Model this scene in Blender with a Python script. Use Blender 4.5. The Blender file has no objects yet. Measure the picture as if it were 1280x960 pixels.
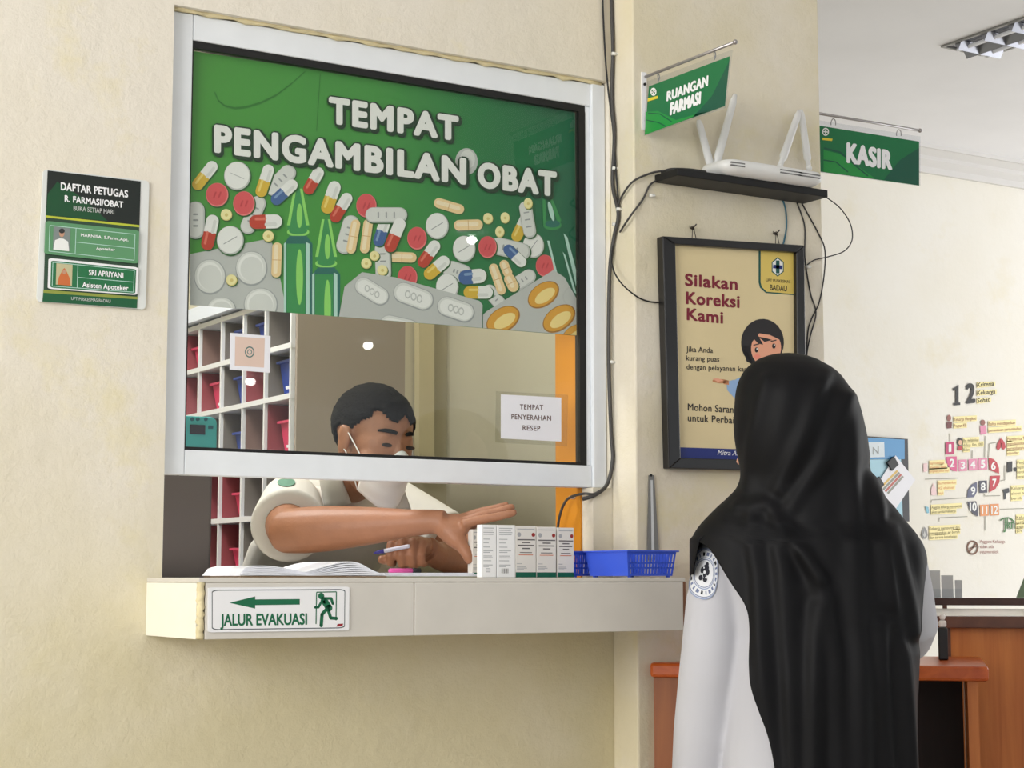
import bpy, bmesh, math, random
from mathutils import Vector, Matrix, noise as mnoise
random.seed(7)
SC = bpy.context.scene
COL = SC.collection

# ------------------------------------------------------------------ camera
F_PX, AZ, PITCH = 2200.0, math.radians(31.4), math.atan(242 / 2200.0)
CAM = Vector((0.0, -3.0, 1.12))
FW = Vector((math.sin(AZ) * math.cos(PITCH), math.cos(AZ) * math.cos(PITCH), math.sin(PITCH)))
RT = Vector((math.cos(AZ), -math.sin(AZ), 0.0))
UP = RT.cross(FW)
cd = bpy.data.cameras.new('camera'); cam = bpy.data.objects.new('camera', cd); COL.objects.link(cam)
cd.sensor_width = 36.0; cd.lens = F_PX / 1280 * 36.0; cd.clip_start = 0.05
cam.location = CAM; cam.rotation_euler = (math.pi / 2 + PITCH, 0, -AZ)
SC.camera = cam

# ------------------------------------------------------------------ exposure, world, daylight
SC.view_settings.view_transform = 'Standard'
SC.view_settings.look = 'None'
SC.view_settings.gamma = 1.0
SC.view_settings.exposure = 0.0
try: SC.view_settings.use_curve_mapping = False
except Exception: pass
w = bpy.data.worlds.new('world'); SC.world = w; w.use_nodes = True
bg = w.node_tree.nodes['Background']
bg.inputs[0].default_value = (0.93, 0.97, 1.0, 1); bg.inputs[1].default_value = 0.85

def area(name, loc, target, sx, sy, power, col=(1, 1, 1)):
    l = bpy.data.lights.new(name, 'AREA'); l.shape = 'RECTANGLE'; l.size = sx; l.size_y = sy
    l.energy = power; l.color = col
    o = bpy.data.objects.new(name, l); COL.objects.link(o); o.location = loc
    o.rotation_euler = (Vector(target) - Vector(loc)).to_track_quat('-Z', 'Y').to_euler()
    return o
area('daylight_entrance', (-3.3, -2.4, 2.25), (1.9, -0.3, 1.6), 2.8, 1.7, 150, (1.0, 0.98, 0.94))
area('daylight_behind', (1.5, -6.5, 2.2), (2.2, 0, 1.2), 3.0, 1.6, 24, (1.0, 0.99, 0.97))
area('hall_daylight', (8.6, 0.2, 1.6), (5.3, 2.6, 2.0), 2.2, 2.2, 80, (1.0, 0.99, 0.98))
area('pharmacy_light', (0.9, 0.75, 2.9), (1.0, 0.8, 0), 0.9, 0.5, 44, (1.0, 0.97, 0.92))

# ------------------------------------------------------------------ helpers
def ray(px, py): return FW + RT * ((px - 640) / F_PX) - UP * ((py - 480) / F_PX)
def W(px, py, zd): return CAM + ray(px, py) * zd
class Plane:                                   # an axis-aligned plane of the room; sgn = side its face looks to
    def __init__(s, ax, val, sgn=-1): s.i = 'xyz'.index(ax); s.val = val; s.sgn = sgn
    def __call__(s, px, py, off=0.0):
        d = ray(px, py); v = s.val + s.sgn * off
        return CAM + d * ((v - CAM[s.i]) / d[s.i])
    def n(s):
        v = Vector((0, 0, 0)); v[s.i] = s.sgn; return v
def lin(c):
    c /= 255.0
    return c / 12.92 if c <= 0.04045 else ((c + 0.055) / 1.055) ** 2.4
def rgb(r, g, b): return (lin(r), lin(g), lin(b), 1)
MATS = {}
def M(name, col, rough=0.6, metal=0.0, nscale=0, namt=0.0, bump=0.0, bscale=60, trans=0.0, coat=0.0, spec=0.5, emit=0.0, sheen=0.0):
    if name in MATS: return MATS[name]
    m = bpy.data.materials.new(name); m.use_nodes = True; MATS[name] = m
    nt = m.node_tree; b = nt.nodes['Principled BSDF']
    c = rgb(*col); b.inputs['Base Color'].default_value = c
    b.inputs['Roughness'].default_value = rough; b.inputs['Metallic'].default_value = metal
    b.inputs['Specular IOR Level'].default_value = spec
    if coat: b.inputs['Coat Weight'].default_value = coat; b.inputs['Coat Roughness'].default_value = 0.08
    if trans: b.inputs['Transmission Weight'].default_value = trans
    if sheen: b.inputs['Sheen Weight'].default_value = sheen
    if emit: b.inputs['Emission Color'].default_value = c; b.inputs['Emission Strength'].default_value = emit
    if namt or bump:
        tc = nt.nodes.new('ShaderNodeTexCoord')
        if namt:
            n = nt.nodes.new('ShaderNodeTexNoise'); n.inputs['Scale'].default_value = nscale; n.inputs['Detail'].default_value = 6
            nt.links.new(tc.outputs['Object'], n.inputs['Vector'])
            r = nt.nodes.new('ShaderNodeValToRGB')
            r.color_ramp.elements[0].position = 0.3; r.color_ramp.elements[1].position = 0.7
            r.color_ramp.elements[0].color = tuple(x * (1 - namt) for x in c[:3]) + (1,)
            r.color_ramp.elements[1].color = tuple(min(1, x * (1 + namt)) for x in c[:3]) + (1,)
            nt.links.new(n.outputs['Fac'], r.inputs['Fac']); nt.links.new(r.outputs['Color'], b.inputs['Base Color'])
        if bump:
            n2 = nt.nodes.new('ShaderNodeTexNoise'); n2.inputs['Scale'].default_value = bscale; n2.inputs['Detail'].default_value = 5
            nt.links.new(tc.outputs['Object'], n2.inputs['Vector'])
            bp = nt.nodes.new('ShaderNodeBump'); bp.inputs['Strength'].default_value = bump; bp.inputs['Distance'].default_value = 0.004
            nt.links.new(n2.outputs['Fac'], bp.inputs['Height']); nt.links.new(bp.outputs['Normal'], b.inputs['Normal'])
    return m
def plaster(name, a, bcol, ccol, scale=2.2, bump=0.35, low=None):
    """limewashed plaster: two coats of paint showing in patches, with a few stains"""
    if name in MATS: return MATS[name]
    m = bpy.data.materials.new(name); m.use_nodes = True; MATS[name] = m
    nt = m.node_tree; N = nt.nodes; L = nt.links; b = N['Principled BSDF']; b.inputs['Roughness'].default_value = 0.75
    b.inputs['Specular IOR Level'].default_value = 0.3
    tc = N.new('ShaderNodeTexCoord')
    def nz(s, d, rough=0.55):
        n = N.new('ShaderNodeTexNoise'); n.inputs['Scale'].default_value = s; n.inputs['Detail'].default_value = d
        n.inputs['Roughness'].default_value = rough; L.new(tc.outputs['Object'], n.inputs['Vector']); return n
    def ramp(n, p0, p1):
        r = N.new('ShaderNodeMapRange'); r.inputs['From Min'].default_value = p0; r.inputs['From Max'].default_value = p1
        L.new(n.outputs['Fac'], r.inputs['Value']); return r
    def mix(f, c1, c2):
        x = N.new('ShaderNodeMix'); x.data_type = 'RGBA'; L.new(f, x.inputs['Factor'])
        for s, v in ((6, c1), (7, c2)):
            if isinstance(v, tuple): x.inputs[s].default_value = v
            else: L.new(v, x.inputs[s])
        return x.outputs[2]
    r1 = ramp(nz(scale, 8), 0.42, 0.6); r2 = ramp(nz(scale * 2.3, 10, 0.65), 0.55, 0.72)
    c = mix(r1.outputs[0], rgb(*a), rgb(*bcol)); c = mix(r2.outputs[0], c, rgb(*ccol))
    L.new(c, b.inputs['Base Color'])
    n3 = nz(30, 12, 0.7); n4 = nz(5, 6, 0.6)
    ad = N.new('ShaderNodeMath'); ad.operation = 'MULTIPLY_ADD'; L.new(n4.outputs['Fac'], ad.inputs[0]); ad.inputs[1].default_value = 2.2; L.new(n3.outputs['Fac'], ad.inputs[2])
    bp = N.new('ShaderNodeBump'); bp.inputs['Strength'].default_value = min(1, bump * 1.4); bp.inputs['Distance'].default_value = 0.007
    L.new(ad.outputs[0], bp.inputs['Height']); L.new(bp.outputs['Normal'], b.inputs['Normal'])
    if low:                                     # yellower lower paint, with the light falloff down the wall mixed into its colour
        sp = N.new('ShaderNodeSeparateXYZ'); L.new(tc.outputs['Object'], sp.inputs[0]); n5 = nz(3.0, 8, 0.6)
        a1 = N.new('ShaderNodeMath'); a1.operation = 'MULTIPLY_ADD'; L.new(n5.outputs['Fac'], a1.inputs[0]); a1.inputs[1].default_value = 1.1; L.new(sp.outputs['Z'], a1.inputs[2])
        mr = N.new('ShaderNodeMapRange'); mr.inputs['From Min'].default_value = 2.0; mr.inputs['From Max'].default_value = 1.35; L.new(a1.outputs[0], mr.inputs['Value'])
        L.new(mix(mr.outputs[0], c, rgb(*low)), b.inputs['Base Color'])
    return m
def wood(name, c1, c2, rough=0.35, axis='Z', scale=14):
    if name in MATS: return MATS[name]
    m = bpy.data.materials.new(name); m.use_nodes = True; MATS[name] = m
    nt = m.node_tree; N = nt.nodes; L = nt.links; b = N['Principled BSDF']; b.inputs['Roughness'].default_value = rough
    tc = N.new('ShaderNodeTexCoord'); mp = N.new('ShaderNodeMapping')
    s = [scale] * 3; s['XYZ'.index(axis)] = scale * 0.06; mp.inputs['Scale'].default_value = s
    L.new(tc.outputs['Object'], mp.inputs['Vector'])
    n = N.new('ShaderNodeTexNoise'); n.inputs['Scale'].default_value = 3; n.inputs['Detail'].default_value = 8; n.inputs['Distortion'].default_value = 0.6
    L.new(mp.outputs[0], n.inputs['Vector'])
    r = N.new('ShaderNodeValToRGB'); r.color_ramp.elements[0].position = 0.32; r.color_ramp.elements[1].position = 0.68
    r.color_ramp.elements[0].color = rgb(*c1); r.color_ramp.elements[1].color = rgb(*c2)
    L.new(n.outputs['Fac'], r.inputs['Fac']); L.new(r.outputs[0], b.inputs['Base Color'])
    return m

def origin(o):
    v = Vector((0, 0, 0))
    while o is not None: v += o.location; o = o.parent
    return v
def props(o, label=None, cat=None, group=None, kind=None):
    if label: o['label'] = label
    if cat: o['category'] = cat
    if group: o['group'] = group
    if kind: o['kind'] = kind
    return o
def thing(name, label, cat, loc, group=None, kind=None):
    o = bpy.data.objects.new(name, None); COL.objects.link(o); o.location = loc; o.empty_display_size = 0.05
    return props(o, label, cat, group, kind)
def link_mesh(name, me, parent=None, smooth=False, base=True):
    """me holds world coordinates; the object's own origin is moved to its parent (or to its base)"""
    o = bpy.data.objects.new(name, me); COL.objects.link(o)
    if parent is not None:
        off = origin(parent); o.parent = parent
    else:
        xs = [v.co for v in me.vertices]
        off = Vector(((min(v.x for v in xs) + max(v.x for v in xs)) / 2, (min(v.y for v in xs) + max(v.y for v in xs)) / 2, min(v.z for v in xs)))
        o.location = off
    me.transform(Matrix.Translation(-off))
    if smooth:
        for p in me.polygons: p.use_smooth = True
    return o
class MB:
    def __init__(s): s.v = []; s.f = []; s.m = []
    def add(s, vs, fs, mi=0):
        k = len(s.v); s.v += [tuple(v) for v in vs]; s.f += [tuple(i + k for i in f) for f in fs]; s.m += [mi] * len(fs); return s
    def box(s, x0, x1, y0, y1, z0, z1, mi=0):
        vs = [(x, y, z) for x in (x0, x1) for y in (y0, y1) for z in (z0, z1)]
        return s.add(vs, [(0, 1, 3, 2), (4, 6, 7, 5), (0, 4, 5, 1), (2, 3, 7, 6), (0, 2, 6, 4), (1, 5, 7, 3)], mi)
    def obox(s, c, ax, ay, az, mi=0):           # oriented box: centre and three half vectors
        c = Vector(c); vs = [c + ax * i + ay * j + az * k for i in (-1, 1) for j in (-1, 1) for k in (-1, 1)]
        return s.add(vs, [(0, 1, 3, 2), (4, 6, 7, 5), (0, 4, 5, 1), (2, 3, 7, 6), (0, 2, 6, 4), (1, 5, 7, 3)], mi)
    def poly(s, pts, mi=0): return s.add(pts, [tuple(range(len(pts)))], mi)
    def prism(s, pts, ext, mi=0):
        n = len(pts); ext = Vector(ext); a = [Vector(p) for p in pts]; b = [p + ext for p in a]
        return s.add(a + b, [tuple(range(n))[::-1], tuple(range(n, 2 * n))] + [(i, (i + 1) % n, n + (i + 1) % n, n + i) for i in range(n)], mi)
    def tube(s, pts, rad, n=10, mi=0, flat=None, cap=True):
        """swept tube; rad number or list; flat=(factor, axis vector) squashes"""
        pts = [Vector(p) for p in pts]; N = len(pts)
        rs = rad if isinstance(rad, (list, tuple)) else [rad] * N
        t0 = (pts[1] - pts[0]).normalized(); ref = Vector((0, 0, 1)) if abs(t0.z) < 0.9 else Vector((1, 0, 0))
        u = t0.cross(ref).normalized(); vs = []; fs = []
        for i, p in enumerate(pts):
            t = (pts[min(i + 1, N - 1)] - pts[max(i - 1, 0)]).normalized()
            u = (u - t * u.dot(t)).normalized(); v = t.cross(u)
            for k in range(n):
                a = 2 * math.pi * k / n; q = (u * math.cos(a) + v * math.sin(a)) * rs[i]
                if flat: q -= flat[1] * q.dot(flat[1]) * (1 - flat[0])
                vs.append(p + q)
        for i in range(N - 1):
            for k in range(n):
                fs.append((i * n + k, i * n + (k + 1) % n, (i + 1) * n + (k + 1) % n, (i + 1) * n + k))
        if cap: fs += [tuple(range(n))[::-1], tuple(range((N - 1) * n, N * n))]
        return s.add(vs, fs, mi)
    def ball(s, c, ax, ay, az, n=16, m=10, mi=0):   # ellipsoid from three radius vectors
        c = Vector(c); vs = [c + az]; fs = []
        for j in range(1, m):
            t = math.pi * j / m
            for i in range(n):
                a = 2 * math.pi * i / n
                vs.append(c + az * math.cos(t) + (ax * math.cos(a) + ay * math.sin(a)) * math.sin(t))
        vs.append(c - az); L = len(vs) - 1
        for i in range(n): fs.append((0, 1 + i, 1 + (i + 1) % n))
        for j in range(m - 2):
            for i in range(n):
                a = 1 + j * n + i; b = 1 + j * n + (i + 1) % n; fs.append((a, a + n, b + n, b))
        for i in range(n): fs.append((L, 1 + (m - 2) * n + (i + 1) % n, 1 + (m - 2) * n + i))
        return s.add(vs, fs, mi)
    def loft(s, rings, mi=0, cap=True):
        n = len(rings[0]); vs = [p for r in rings for p in r]; fs = []
        for i in range(len(rings) - 1):
            for k in range(n): fs.append((i * n + k, i * n + (k + 1) % n, (i + 1) * n + (k + 1) % n, (i + 1) * n + k))
        if cap: fs += [tuple(range(n))[::-1], tuple(range((len(rings) - 1) * n, len(rings) * n))]
        return s.add(vs, fs, mi)
    def grid(s, rows, mi=0):
        n = len(rows[0]); vs = [p for r in rows for p in r]
        return s.add(vs, [(i * n + k, i * n + k + 1, (i + 1) * n + k + 1, (i + 1) * n + k) for i in range(len(rows) - 1) for k in range(n - 1)], mi)
    def mesh(s, name):
        me = bpy.data.meshes.new(name); me.from_pydata(s.v, [], s.f); me.polygons.foreach_set('material_index', s.m); me.update(); return me
    def build(s, name, mats, parent=None, smooth=False, bevel=0, label=None, solid=0, fixn=True, subdiv=0):
        me = s.mesh(name)
        if fixn:
            bm = bmesh.new(); bm.from_mesh(me); bmesh.ops.recalc_face_normals(bm, faces=bm.faces[:]); bm.to_mesh(me); bm.free()
        for m in (mats if isinstance(mats, (list, tuple)) else [mats]): me.materials.append(m)
        o = link_mesh(name, me, parent, smooth)
        if solid:
            md = o.modifiers.new('solid', 'SOLIDIFY'); md.thickness = solid; md.offset = 0
        if bevel:
            md = o.modifiers.new('bevel', 'BEVEL'); md.width = bevel; md.segments = 2; md.limit_method = 'ANGLE'
        if subdiv:
            md = o.modifiers.new('sub', 'SUBSURF'); md.levels = md.render_levels = subdiv
        if label: o['label'] = label
        return o
    def fuse(s, name, mat, parent, voxel=0.005, smooth=6, label=None):
        """one continuous skin over all the volumes: voxel remesh, then smoothing"""
        me = s.mesh(name + '_raw'); t = bpy.data.objects.new('raw', me); COL.objects.link(t)
        bm = bmesh.new(); bm.from_mesh(me); bmesh.ops.recalc_face_normals(bm, faces=bm.faces[:]); bm.to_mesh(me); bm.free()
        r = t.modifiers.new('r', 'REMESH'); r.mode = 'VOXEL'; r.voxel_size = voxel
        if smooth:
            q = t.modifiers.new('s', 'SMOOTH'); q.iterations = smooth; q.factor = 0.5
        dg = bpy.context.evaluated_depsgraph_get(); dg.update()
        me2 = bpy.data.meshes.new_from_object(t.evaluated_get(dg)); bpy.data.objects.remove(t)
        me2.name = name; me2.materials.clear(); me2.materials.append(mat)
        o = link_mesh(name, me2, parent, True)
        if label: o['label'] = label
        return o
def copy_tree(o, parent=None):
    c = o.copy(); COL.objects.link(c); c.parent = parent
    for ch in o.children: copy_tree(ch, c)
    return c
def ell(cx, cy, rx, ry, n=28, rot=0.0):
    cr, sr = math.cos(rot), math.sin(rot)
    return [(cx + rx * math.cos(2 * math.pi * i / n) * cr - ry * math.sin(2 * math.pi * i / n) * sr,
             cy + rx * math.cos(2 * math.pi * i / n) * sr + ry * math.sin(2 * math.pi * i / n) * cr) for i in range(n)]
def clip(poly, planes):
    for a, b, c in planes:                       # keep a*x+b*y+c >= 0
        out = []
        for i in range(len(poly)):
            p, q = poly[i], poly[(i + 1) % len(poly)]
            dp, dq = a * p[0] + b * p[1] + c, a * q[0] + b * q[1] + c
            if dp >= 0: out.append(p)
            if (dp >= 0) != (dq >= 0):
                t = dp / (dp - dq); out.append((p[0] + (q[0] - p[0]) * t, p[1] + (q[1] - p[1]) * t))
        poly = out
        if len(poly) < 3: return []
    return poly
# ---- lettering
_tc = {}
def _raw(s, off, sp):
    k = (s, off, sp)
    if k in _tc: return _tc[k]
    cu = bpy.data.curves.new('t', 'FONT'); cu.body = s; cu.offset = off; cu.space_character = sp; cu.resolution_u = 4
    o = bpy.data.objects.new('t', cu); COL.objects.link(o)
    dg = bpy.context.evaluated_depsgraph_get(); dg.update()
    me = bpy.data.meshes.new_from_object(o.evaluated_get(dg))
    r = ([(v.co.x, v.co.y) for v in me.vertices], [tuple(p.vertices) for p in me.polygons])
    bpy.data.objects.remove(o); bpy.data.curves.remove(cu); bpy.data.meshes.remove(me)
    _tc[k] = r; return r
_cap = max(v[1] for v in _raw('H', 0, 1)[0])
class Print:
    """ink on a plane of the scene: polygons and lettering, given in the photo's frame and laid on the real plane"""
    def __init__(s, plane, base=0.0): s.pl = plane; s.mb = MB(); s.mats = []; s.base = base; s.z = (0, 0, 1.0)
    def mi(s, m):
        if m not in s.mats: s.mats.append(m)
        return s.mats.index(m)
    def at(s, ox, oy, k): s.z = (ox, oy, k); return s     # coordinates of a zoomed crop
    def t(s, p): return (s.z[0] + p[0] * s.z[2], s.z[1] + p[1] * s.z[2])
    def poly(s, pts, m, lay=0, planes=None):
        pts = [s.t(p) for p in pts]
        if planes: pts = clip(pts, planes)
        if len(pts) >= 3: s.mb.poly([s.pl(x, y, s.base + lay) for x, y in pts], s.mi(m))
        return s
    def line(s, pts, wd, m, lay=0):
        for a, b in zip(pts, pts[1:]):
            dx, dy = b[0] - a[0], b[1] - a[1]; l = math.hypot(dx, dy) or 1; nx, ny = -dy / l * wd / 2, dx / l * wd / 2
            s.poly([(a[0] + nx, a[1] + ny), (b[0] + nx, b[1] + ny), (b[0] - nx, b[1] - ny), (a[0] - nx, a[1] - ny)], m, lay)
        return s
    def ring(s, cx, cy, rx, ry, wd, m, lay=0, n=32, planes=None):
        a = ell(cx, cy, rx, ry, n); b = ell(cx, cy, rx - wd, ry - wd * ry / rx, n)
        for i in range(n): s.poly([a[i], a[(i + 1) % n], b[(i + 1) % n], b[i]], m, lay, planes)
        return s
    def text(s, st, p0, p1, h0, h1, m, lay=0.0008, bold=0.0, sp=1.0, slant=0.0, grow=0.0, shift=(0, 0)):
        vs, fs = _raw(st, 0.0, sp); x0 = min(v[0] for v in vs); x1 = max(v[0] for v in vs)
        p0 = s.t(p0); p1 = s.t(p1); k = s.z[2]; hm = (h0 + h1) / 2 * k; rb = bold * hm / _cap; rg = rb + grow * hm / _cap
        n = 0 if rg < .05 else 4 if rg < .45 else 8 if rg < 1.6 else 12
        sh = [(0, 0)] + [(rg * math.cos(2 * math.pi * i / n + .4), rg * math.sin(2 * math.pi * i / n + .4)) for i in range(n)]
        if rg > 1.6: sh += [(rg * .5 * math.cos(2 * math.pi * i / 6), rg * .5 * math.sin(2 * math.pi * i / 6)) for i in range(6)]
        d = 1 if p1[0] > p0[0] else -1; mi = s.mi(m)
        for kc, (dx, dy) in enumerate(sh):
            out = []; dl = kc * 1.6e-5 * max(1.0, (s.pl(*p0) - CAM).length / 3.2)
            for x, y in vs:
                u = (x - x0) / (x1 - x0); v = y / _cap; h = (h0 + (h1 - h0) * u) * k - 2 * rb
                out.append(s.pl(p0[0] + rb + (p1[0] - p0[0] - 2 * rb) * u + slant * v * h + shift[0] + dx, p0[1] + (p1[1] - p0[1]) * u - rb - v * h + shift[1] + dy, s.base + lay + dl))
            s.mb.add(out, fs, mi)
        return s
    def build(s, name, parent=None, label=None): return s.mb.build(name, s.mats, parent, fixn=False, label=label)
def rrect(x0, y0, x1, y1, r, n=5, warp=None):
    pts = []
    for cx, cy, a0 in ((x1 - r, y0 + r, -90), (x1 - r, y1 - r, 0), (x0 + r, y1 - r, 90), (x0 + r, y0 + r, 180)):
        for i in range(n + 1):
            a = math.radians(a0 + 90 * i / n); pts.append((cx + r * math.cos(a), cy + r * math.sin(a)))
    return [warp(*p) for p in pts] if warp else pts
def quadwarp(tl, tr, br, bl):                   # unit square -> quad
    return lambda u, v: tuple((tl[i] * (1 - u) + tr[i] * u) * (1 - v) + (bl[i] * (1 - u) + br[i] * u) * v for i in (0, 1))

# ------------------------------------------------------------------ materials
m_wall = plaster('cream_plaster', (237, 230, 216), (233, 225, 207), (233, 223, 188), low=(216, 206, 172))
m_pillar = plaster('pillar_plaster', (233, 225, 208), (226, 216, 188), (228, 218, 182), 2.6)
m_hall = plaster('hall_plaster', (245, 242, 234), (243, 239, 228), (240, 234, 216), 1.5, 0.15)
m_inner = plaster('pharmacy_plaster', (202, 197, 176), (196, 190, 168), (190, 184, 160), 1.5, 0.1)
m_ceil = M('ceiling_white', (246, 246, 250), 0.8, nscale=2, namt=0.03)
m_floor = M('floor_tile', (190, 184, 172), 0.35, nscale=5, namt=0.06)
m_alu = M('powder_white_aluminium', (236, 240, 244), 0.35, nscale=20, namt=0.02)
m_black = M('black_rubber', (10, 10, 11), 0.5)
m_white = M('white_print', (244, 244, 246), 0.55)
m_orange = M('orange_paint', (206, 134, 26), 0.5, nscale=6, namt=0.06)
m_tile = M('ledge_tile', (214, 209, 200), 0.3, nscale=14, namt=0.03)
m_tile_end = M('ledge_tile_lit', (243, 240, 226), 0.4, nscale=14, namt=0.02)  # paler copy of the ledge tile: light on the end face is in its colour
m_mortar = M('mortar', (226, 212, 170), 0.9, nscale=30, namt=0.12, bump=0.8, bscale=80)
m_brown = M('brown_edge', (126, 84, 58), 0.6, nscale=20, namt=0.15)
def glassmat(name, tint, gloss_min=0.05):
    if name in MATS: return MATS[name]
    m = bpy.data.materials.new(name); m.use_nodes = True; MATS[name] = m
    nt = m.node_tree; N = nt.nodes; L = nt.links; N.remove(N['Principled BSDF'])
    tr = N.new('ShaderNodeBsdfTransparent'); tr.inputs[0].default_value = tint
    gl = N.new('ShaderNodeBsdfGlossy'); gl.inputs['Roughness'].default_value = 0.0
    lw = N.new('ShaderNodeFresnel'); lw.inputs['IOR'].default_value = 1.5
    ge = N.new('ShaderNodeNewGeometry'); iv = N.new('ShaderNodeMath'); iv.operation = 'SUBTRACT'; iv.inputs[0].default_value = 1.0; L.new(ge.outputs['Backfacing'], iv.inputs[1])
    mu = N.new('ShaderNodeMath'); mu.operation = 'MULTIPLY'; L.new(lw.outputs[0], mu.inputs[0]); L.new(iv.outputs[0], mu.inputs[1])
    mx = N.new('ShaderNodeMixShader'); L.new(mu.outputs[0], mx.inputs[0]); L.new(tr.outputs[0], mx.inputs[1]); L.new(gl.outputs[0], mx.inputs[2])
    L.new(mx.outputs[0], N['Material Output'].inputs[0]); return m
m_glass = glassmat('window_glass', (0.965, 0.975, 0.965, 1))
m_clear = glassmat('clear_acrylic', (0.93, 0.94, 0.95, 1))

# ================================================================== STRUCTURE
def struct(o): o['kind'] = 'structure'; return o
CZ = 3.15; X0O, X1O, X1U, ZT = 1.105, 2.026, 2.0725, 2.166; WT = 0.135
b = MB()
b.box(-3.5, X0O, 0, WT, 0, CZ); b.box(X1U, 2.60, 0, WT, 1.304, CZ); b.box(X1O, 2.60, 0, WT, 0, 1.304); b.box(X1O, X1U, 0.060, WT, 1.304, ZT)
b.box(X0O, X1U, 0, WT, ZT, CZ); b.box(X0O, X1O, 0, WT, 0, 1.018)
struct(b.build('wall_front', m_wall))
struct(MB().box(2.0735, 2.583, -0.086, 0.0, 0, CZ).build('wall_pillar', m_pillar, bevel=0.004))
struct(MB().box(2.635, 10, 3.0, 3.15, 0, CZ).build('wall_back', m_hall))
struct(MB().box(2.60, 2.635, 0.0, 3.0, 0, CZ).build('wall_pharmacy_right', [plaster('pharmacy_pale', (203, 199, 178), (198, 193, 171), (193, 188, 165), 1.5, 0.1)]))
struct(MB().box(-0.4, 2.60, 1.64, 1.74, 0, CZ).build('wall_pharmacy_back', m_inner))
struct(MB().box(-0.5, -0.4, WT, 1.74, 0, CZ).build('wall_pharmacy_left', m_inner))
struct(MB().box(-3.5, 10, -16, 3.15, -0.08, 0).build('floor', m_floor))
struct(MB().box(-3.5, 10, -16, 3.15, CZ, CZ + 0.1).build('ceiling', m_ceil))
# crown moulding of the hall: stepped profile
b = MB(); prof = [(0, 0), (0, -0.115), (0.02, -0.115), (0.02, -0.085), (0.05, -0.06), (0.05, -0.04), (0.085, -0.018), (0.1, -0.018), (0.1, 0)]
b.prism([(2.635, 3.0 - p[0], CZ + p[1]) for p in prof], (7.36, 0, 0)); struct(b.build('trim_1', M('crown_white', (226, 224, 222), 0.7)))
struct(MB().box(X1O - 0.004, X1O, 0.0405, WT, 1.12, ZT).build('trim_2', m_orange))
# plaster lip over the frame and down the left edge of the opening
b = MB(); n = 60
for i in range(n):
    x0 = 1.105 + (2.06 - 1.105) * i / n; x1 = 1.105 + (2.06 - 1.105) * (i + 1) / n
b.tube([(1.108 + 0.954 * i / 40, 0.016, ZT - 0.002 + 0.0015 * math.sin(i * 1.7) + 0.001 * math.sin(i * 3.1)) for i in range(41)], [0.0045 + 0.0015 * math.sin(i * 2.3) for i in range(41)], 8)
struct(b.build('trim_3', m_mortar, smooth=True))

# window frame, gasket, pane
YF = 0.020
win = thing('window_1', 'white aluminium framed pharmacy window', 'window', (1.59, YF, 1.30), kind='structure')
del win['label']; del win['category']
ox0, ox1, oz0, oz1 = 1.1065, 2.071, 1.305, 2.161
ix0, ix1, iz0, iz1 = 1.150, 2.026, 1.350, 2.112
MB().box(ox0, ix0, YF, YF + 0.035, oz0, oz1).build('window_frame', m_alu, win, bevel=0.002)
MB().box(ix1 + .012, ox1, YF - .006, YF + 0.035, oz0, oz1).build('window_frame', m_alu, win, bevel=0.002)
MB().box(ix1, ix1 + .0118, YF + .004, YF + 0.035, iz0 + .0005, iz1 - .0005).build('window_frame', m_alu, win, bevel=0.001)
MB().box(ix0 + .0005, ix1 + .0115, YF, YF + 0.035, iz1, oz1).build('window_frame', m_alu, win, bevel=0.002)
MB().box(ix0 + .0005, ix1 + .0115, YF, YF + 0.035, oz0, iz0).build('window_frame', m_alu, win, bevel=0.002)
b = MB(); g = 0.010
b.box(ix0, ix1, 0.0235, 0.040, iz1 - 0.014, iz1); b.box(ix1 - 0.016, ix1, 0.0225, 0.040, iz0, iz1 - 0.014)
b.box(ix0, ix0 + 0.003, 0.0235, 0.040, iz0, iz1 - 0.014); b.box(ix0 + 0.003, ix1 - 0.016, 0.0235, 0.040, iz0, iz0 + 0.006)
b.build('gasket', m_black, win)
MB().box(ix0 + 0.004, ix1 - 0.017, 0.0265, 0.0295, iz0 + 0.007, iz1 - 0.015).build('pane', m_glass, win)

# service ledge
led = thing('service_ledge', 'long tiled service ledge under the pharmacy window', 'ledge', (1.575, -0.12, 1.018))
LX0, LX1, LY = 1.0765, 2.072, -0.25
MB().box(LX0 + 0.008, LX1 - 0.006, LY + 0.008, -0.0005, 1.021, 1.112).build('core', m_mortar, led)
b = MB(); b.box(LX0, LX1, LY + 0.001, -0.0005, 1.112, 1.12); b.box(X0O + 0.001, X1O - 0.005, -0.0005, 0.375, 1.112, 1.12); b.build('top_tile', m_tile, led, bevel=0.0015)
PL = Plane('y', LY)
sx = PL(518, 750).x
MB().box(LX0 + 0.012, sx - 0.0008, LY, LY + 0.008, 1.019, 1.1115).build('front_tile', m_tile, led, bevel=0.001)
MB().box(sx + 0.0008, LX1 - 0.006, LY, LY + 0.008, 1.019, 1.1115).build('front_tile', m_tile, led, bevel=0.001)
MB().box(LX0, LX0 + 0.008, LY + 0.012, -0.0005, 1.019, 1.1115).build('end_tile', m_tile_end, led, bevel=0.001, label='cream end tile of the ledge')
b = MB(); b.tube([(LX0 + 0.005 + 0.0012 * math.sin(i * 2.1), LY + 0.005 + 0.001 * math.sin(i * 1.3), 1.02 + i * 0.0915 / 16) for i in range(17)], [0.0065 + 0.0012 * math.sin(i * 2.9) for i in range(17)], 8); b.build('corner_mortar', m_mortar, led, smooth=True)
MB().box(LX1 - 0.006, LX1, LY, -0.09, 1.019, 1.1115).build('end_strip', m_brown, led, label='brown end strip')
MB().box(X0O + 0.01, X1O - 0.01, 0.137, 0.36, 0.0, 1.111).build('cabinet_below', M('sill_cabinet', (150, 146, 138), 0.6), led)

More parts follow.
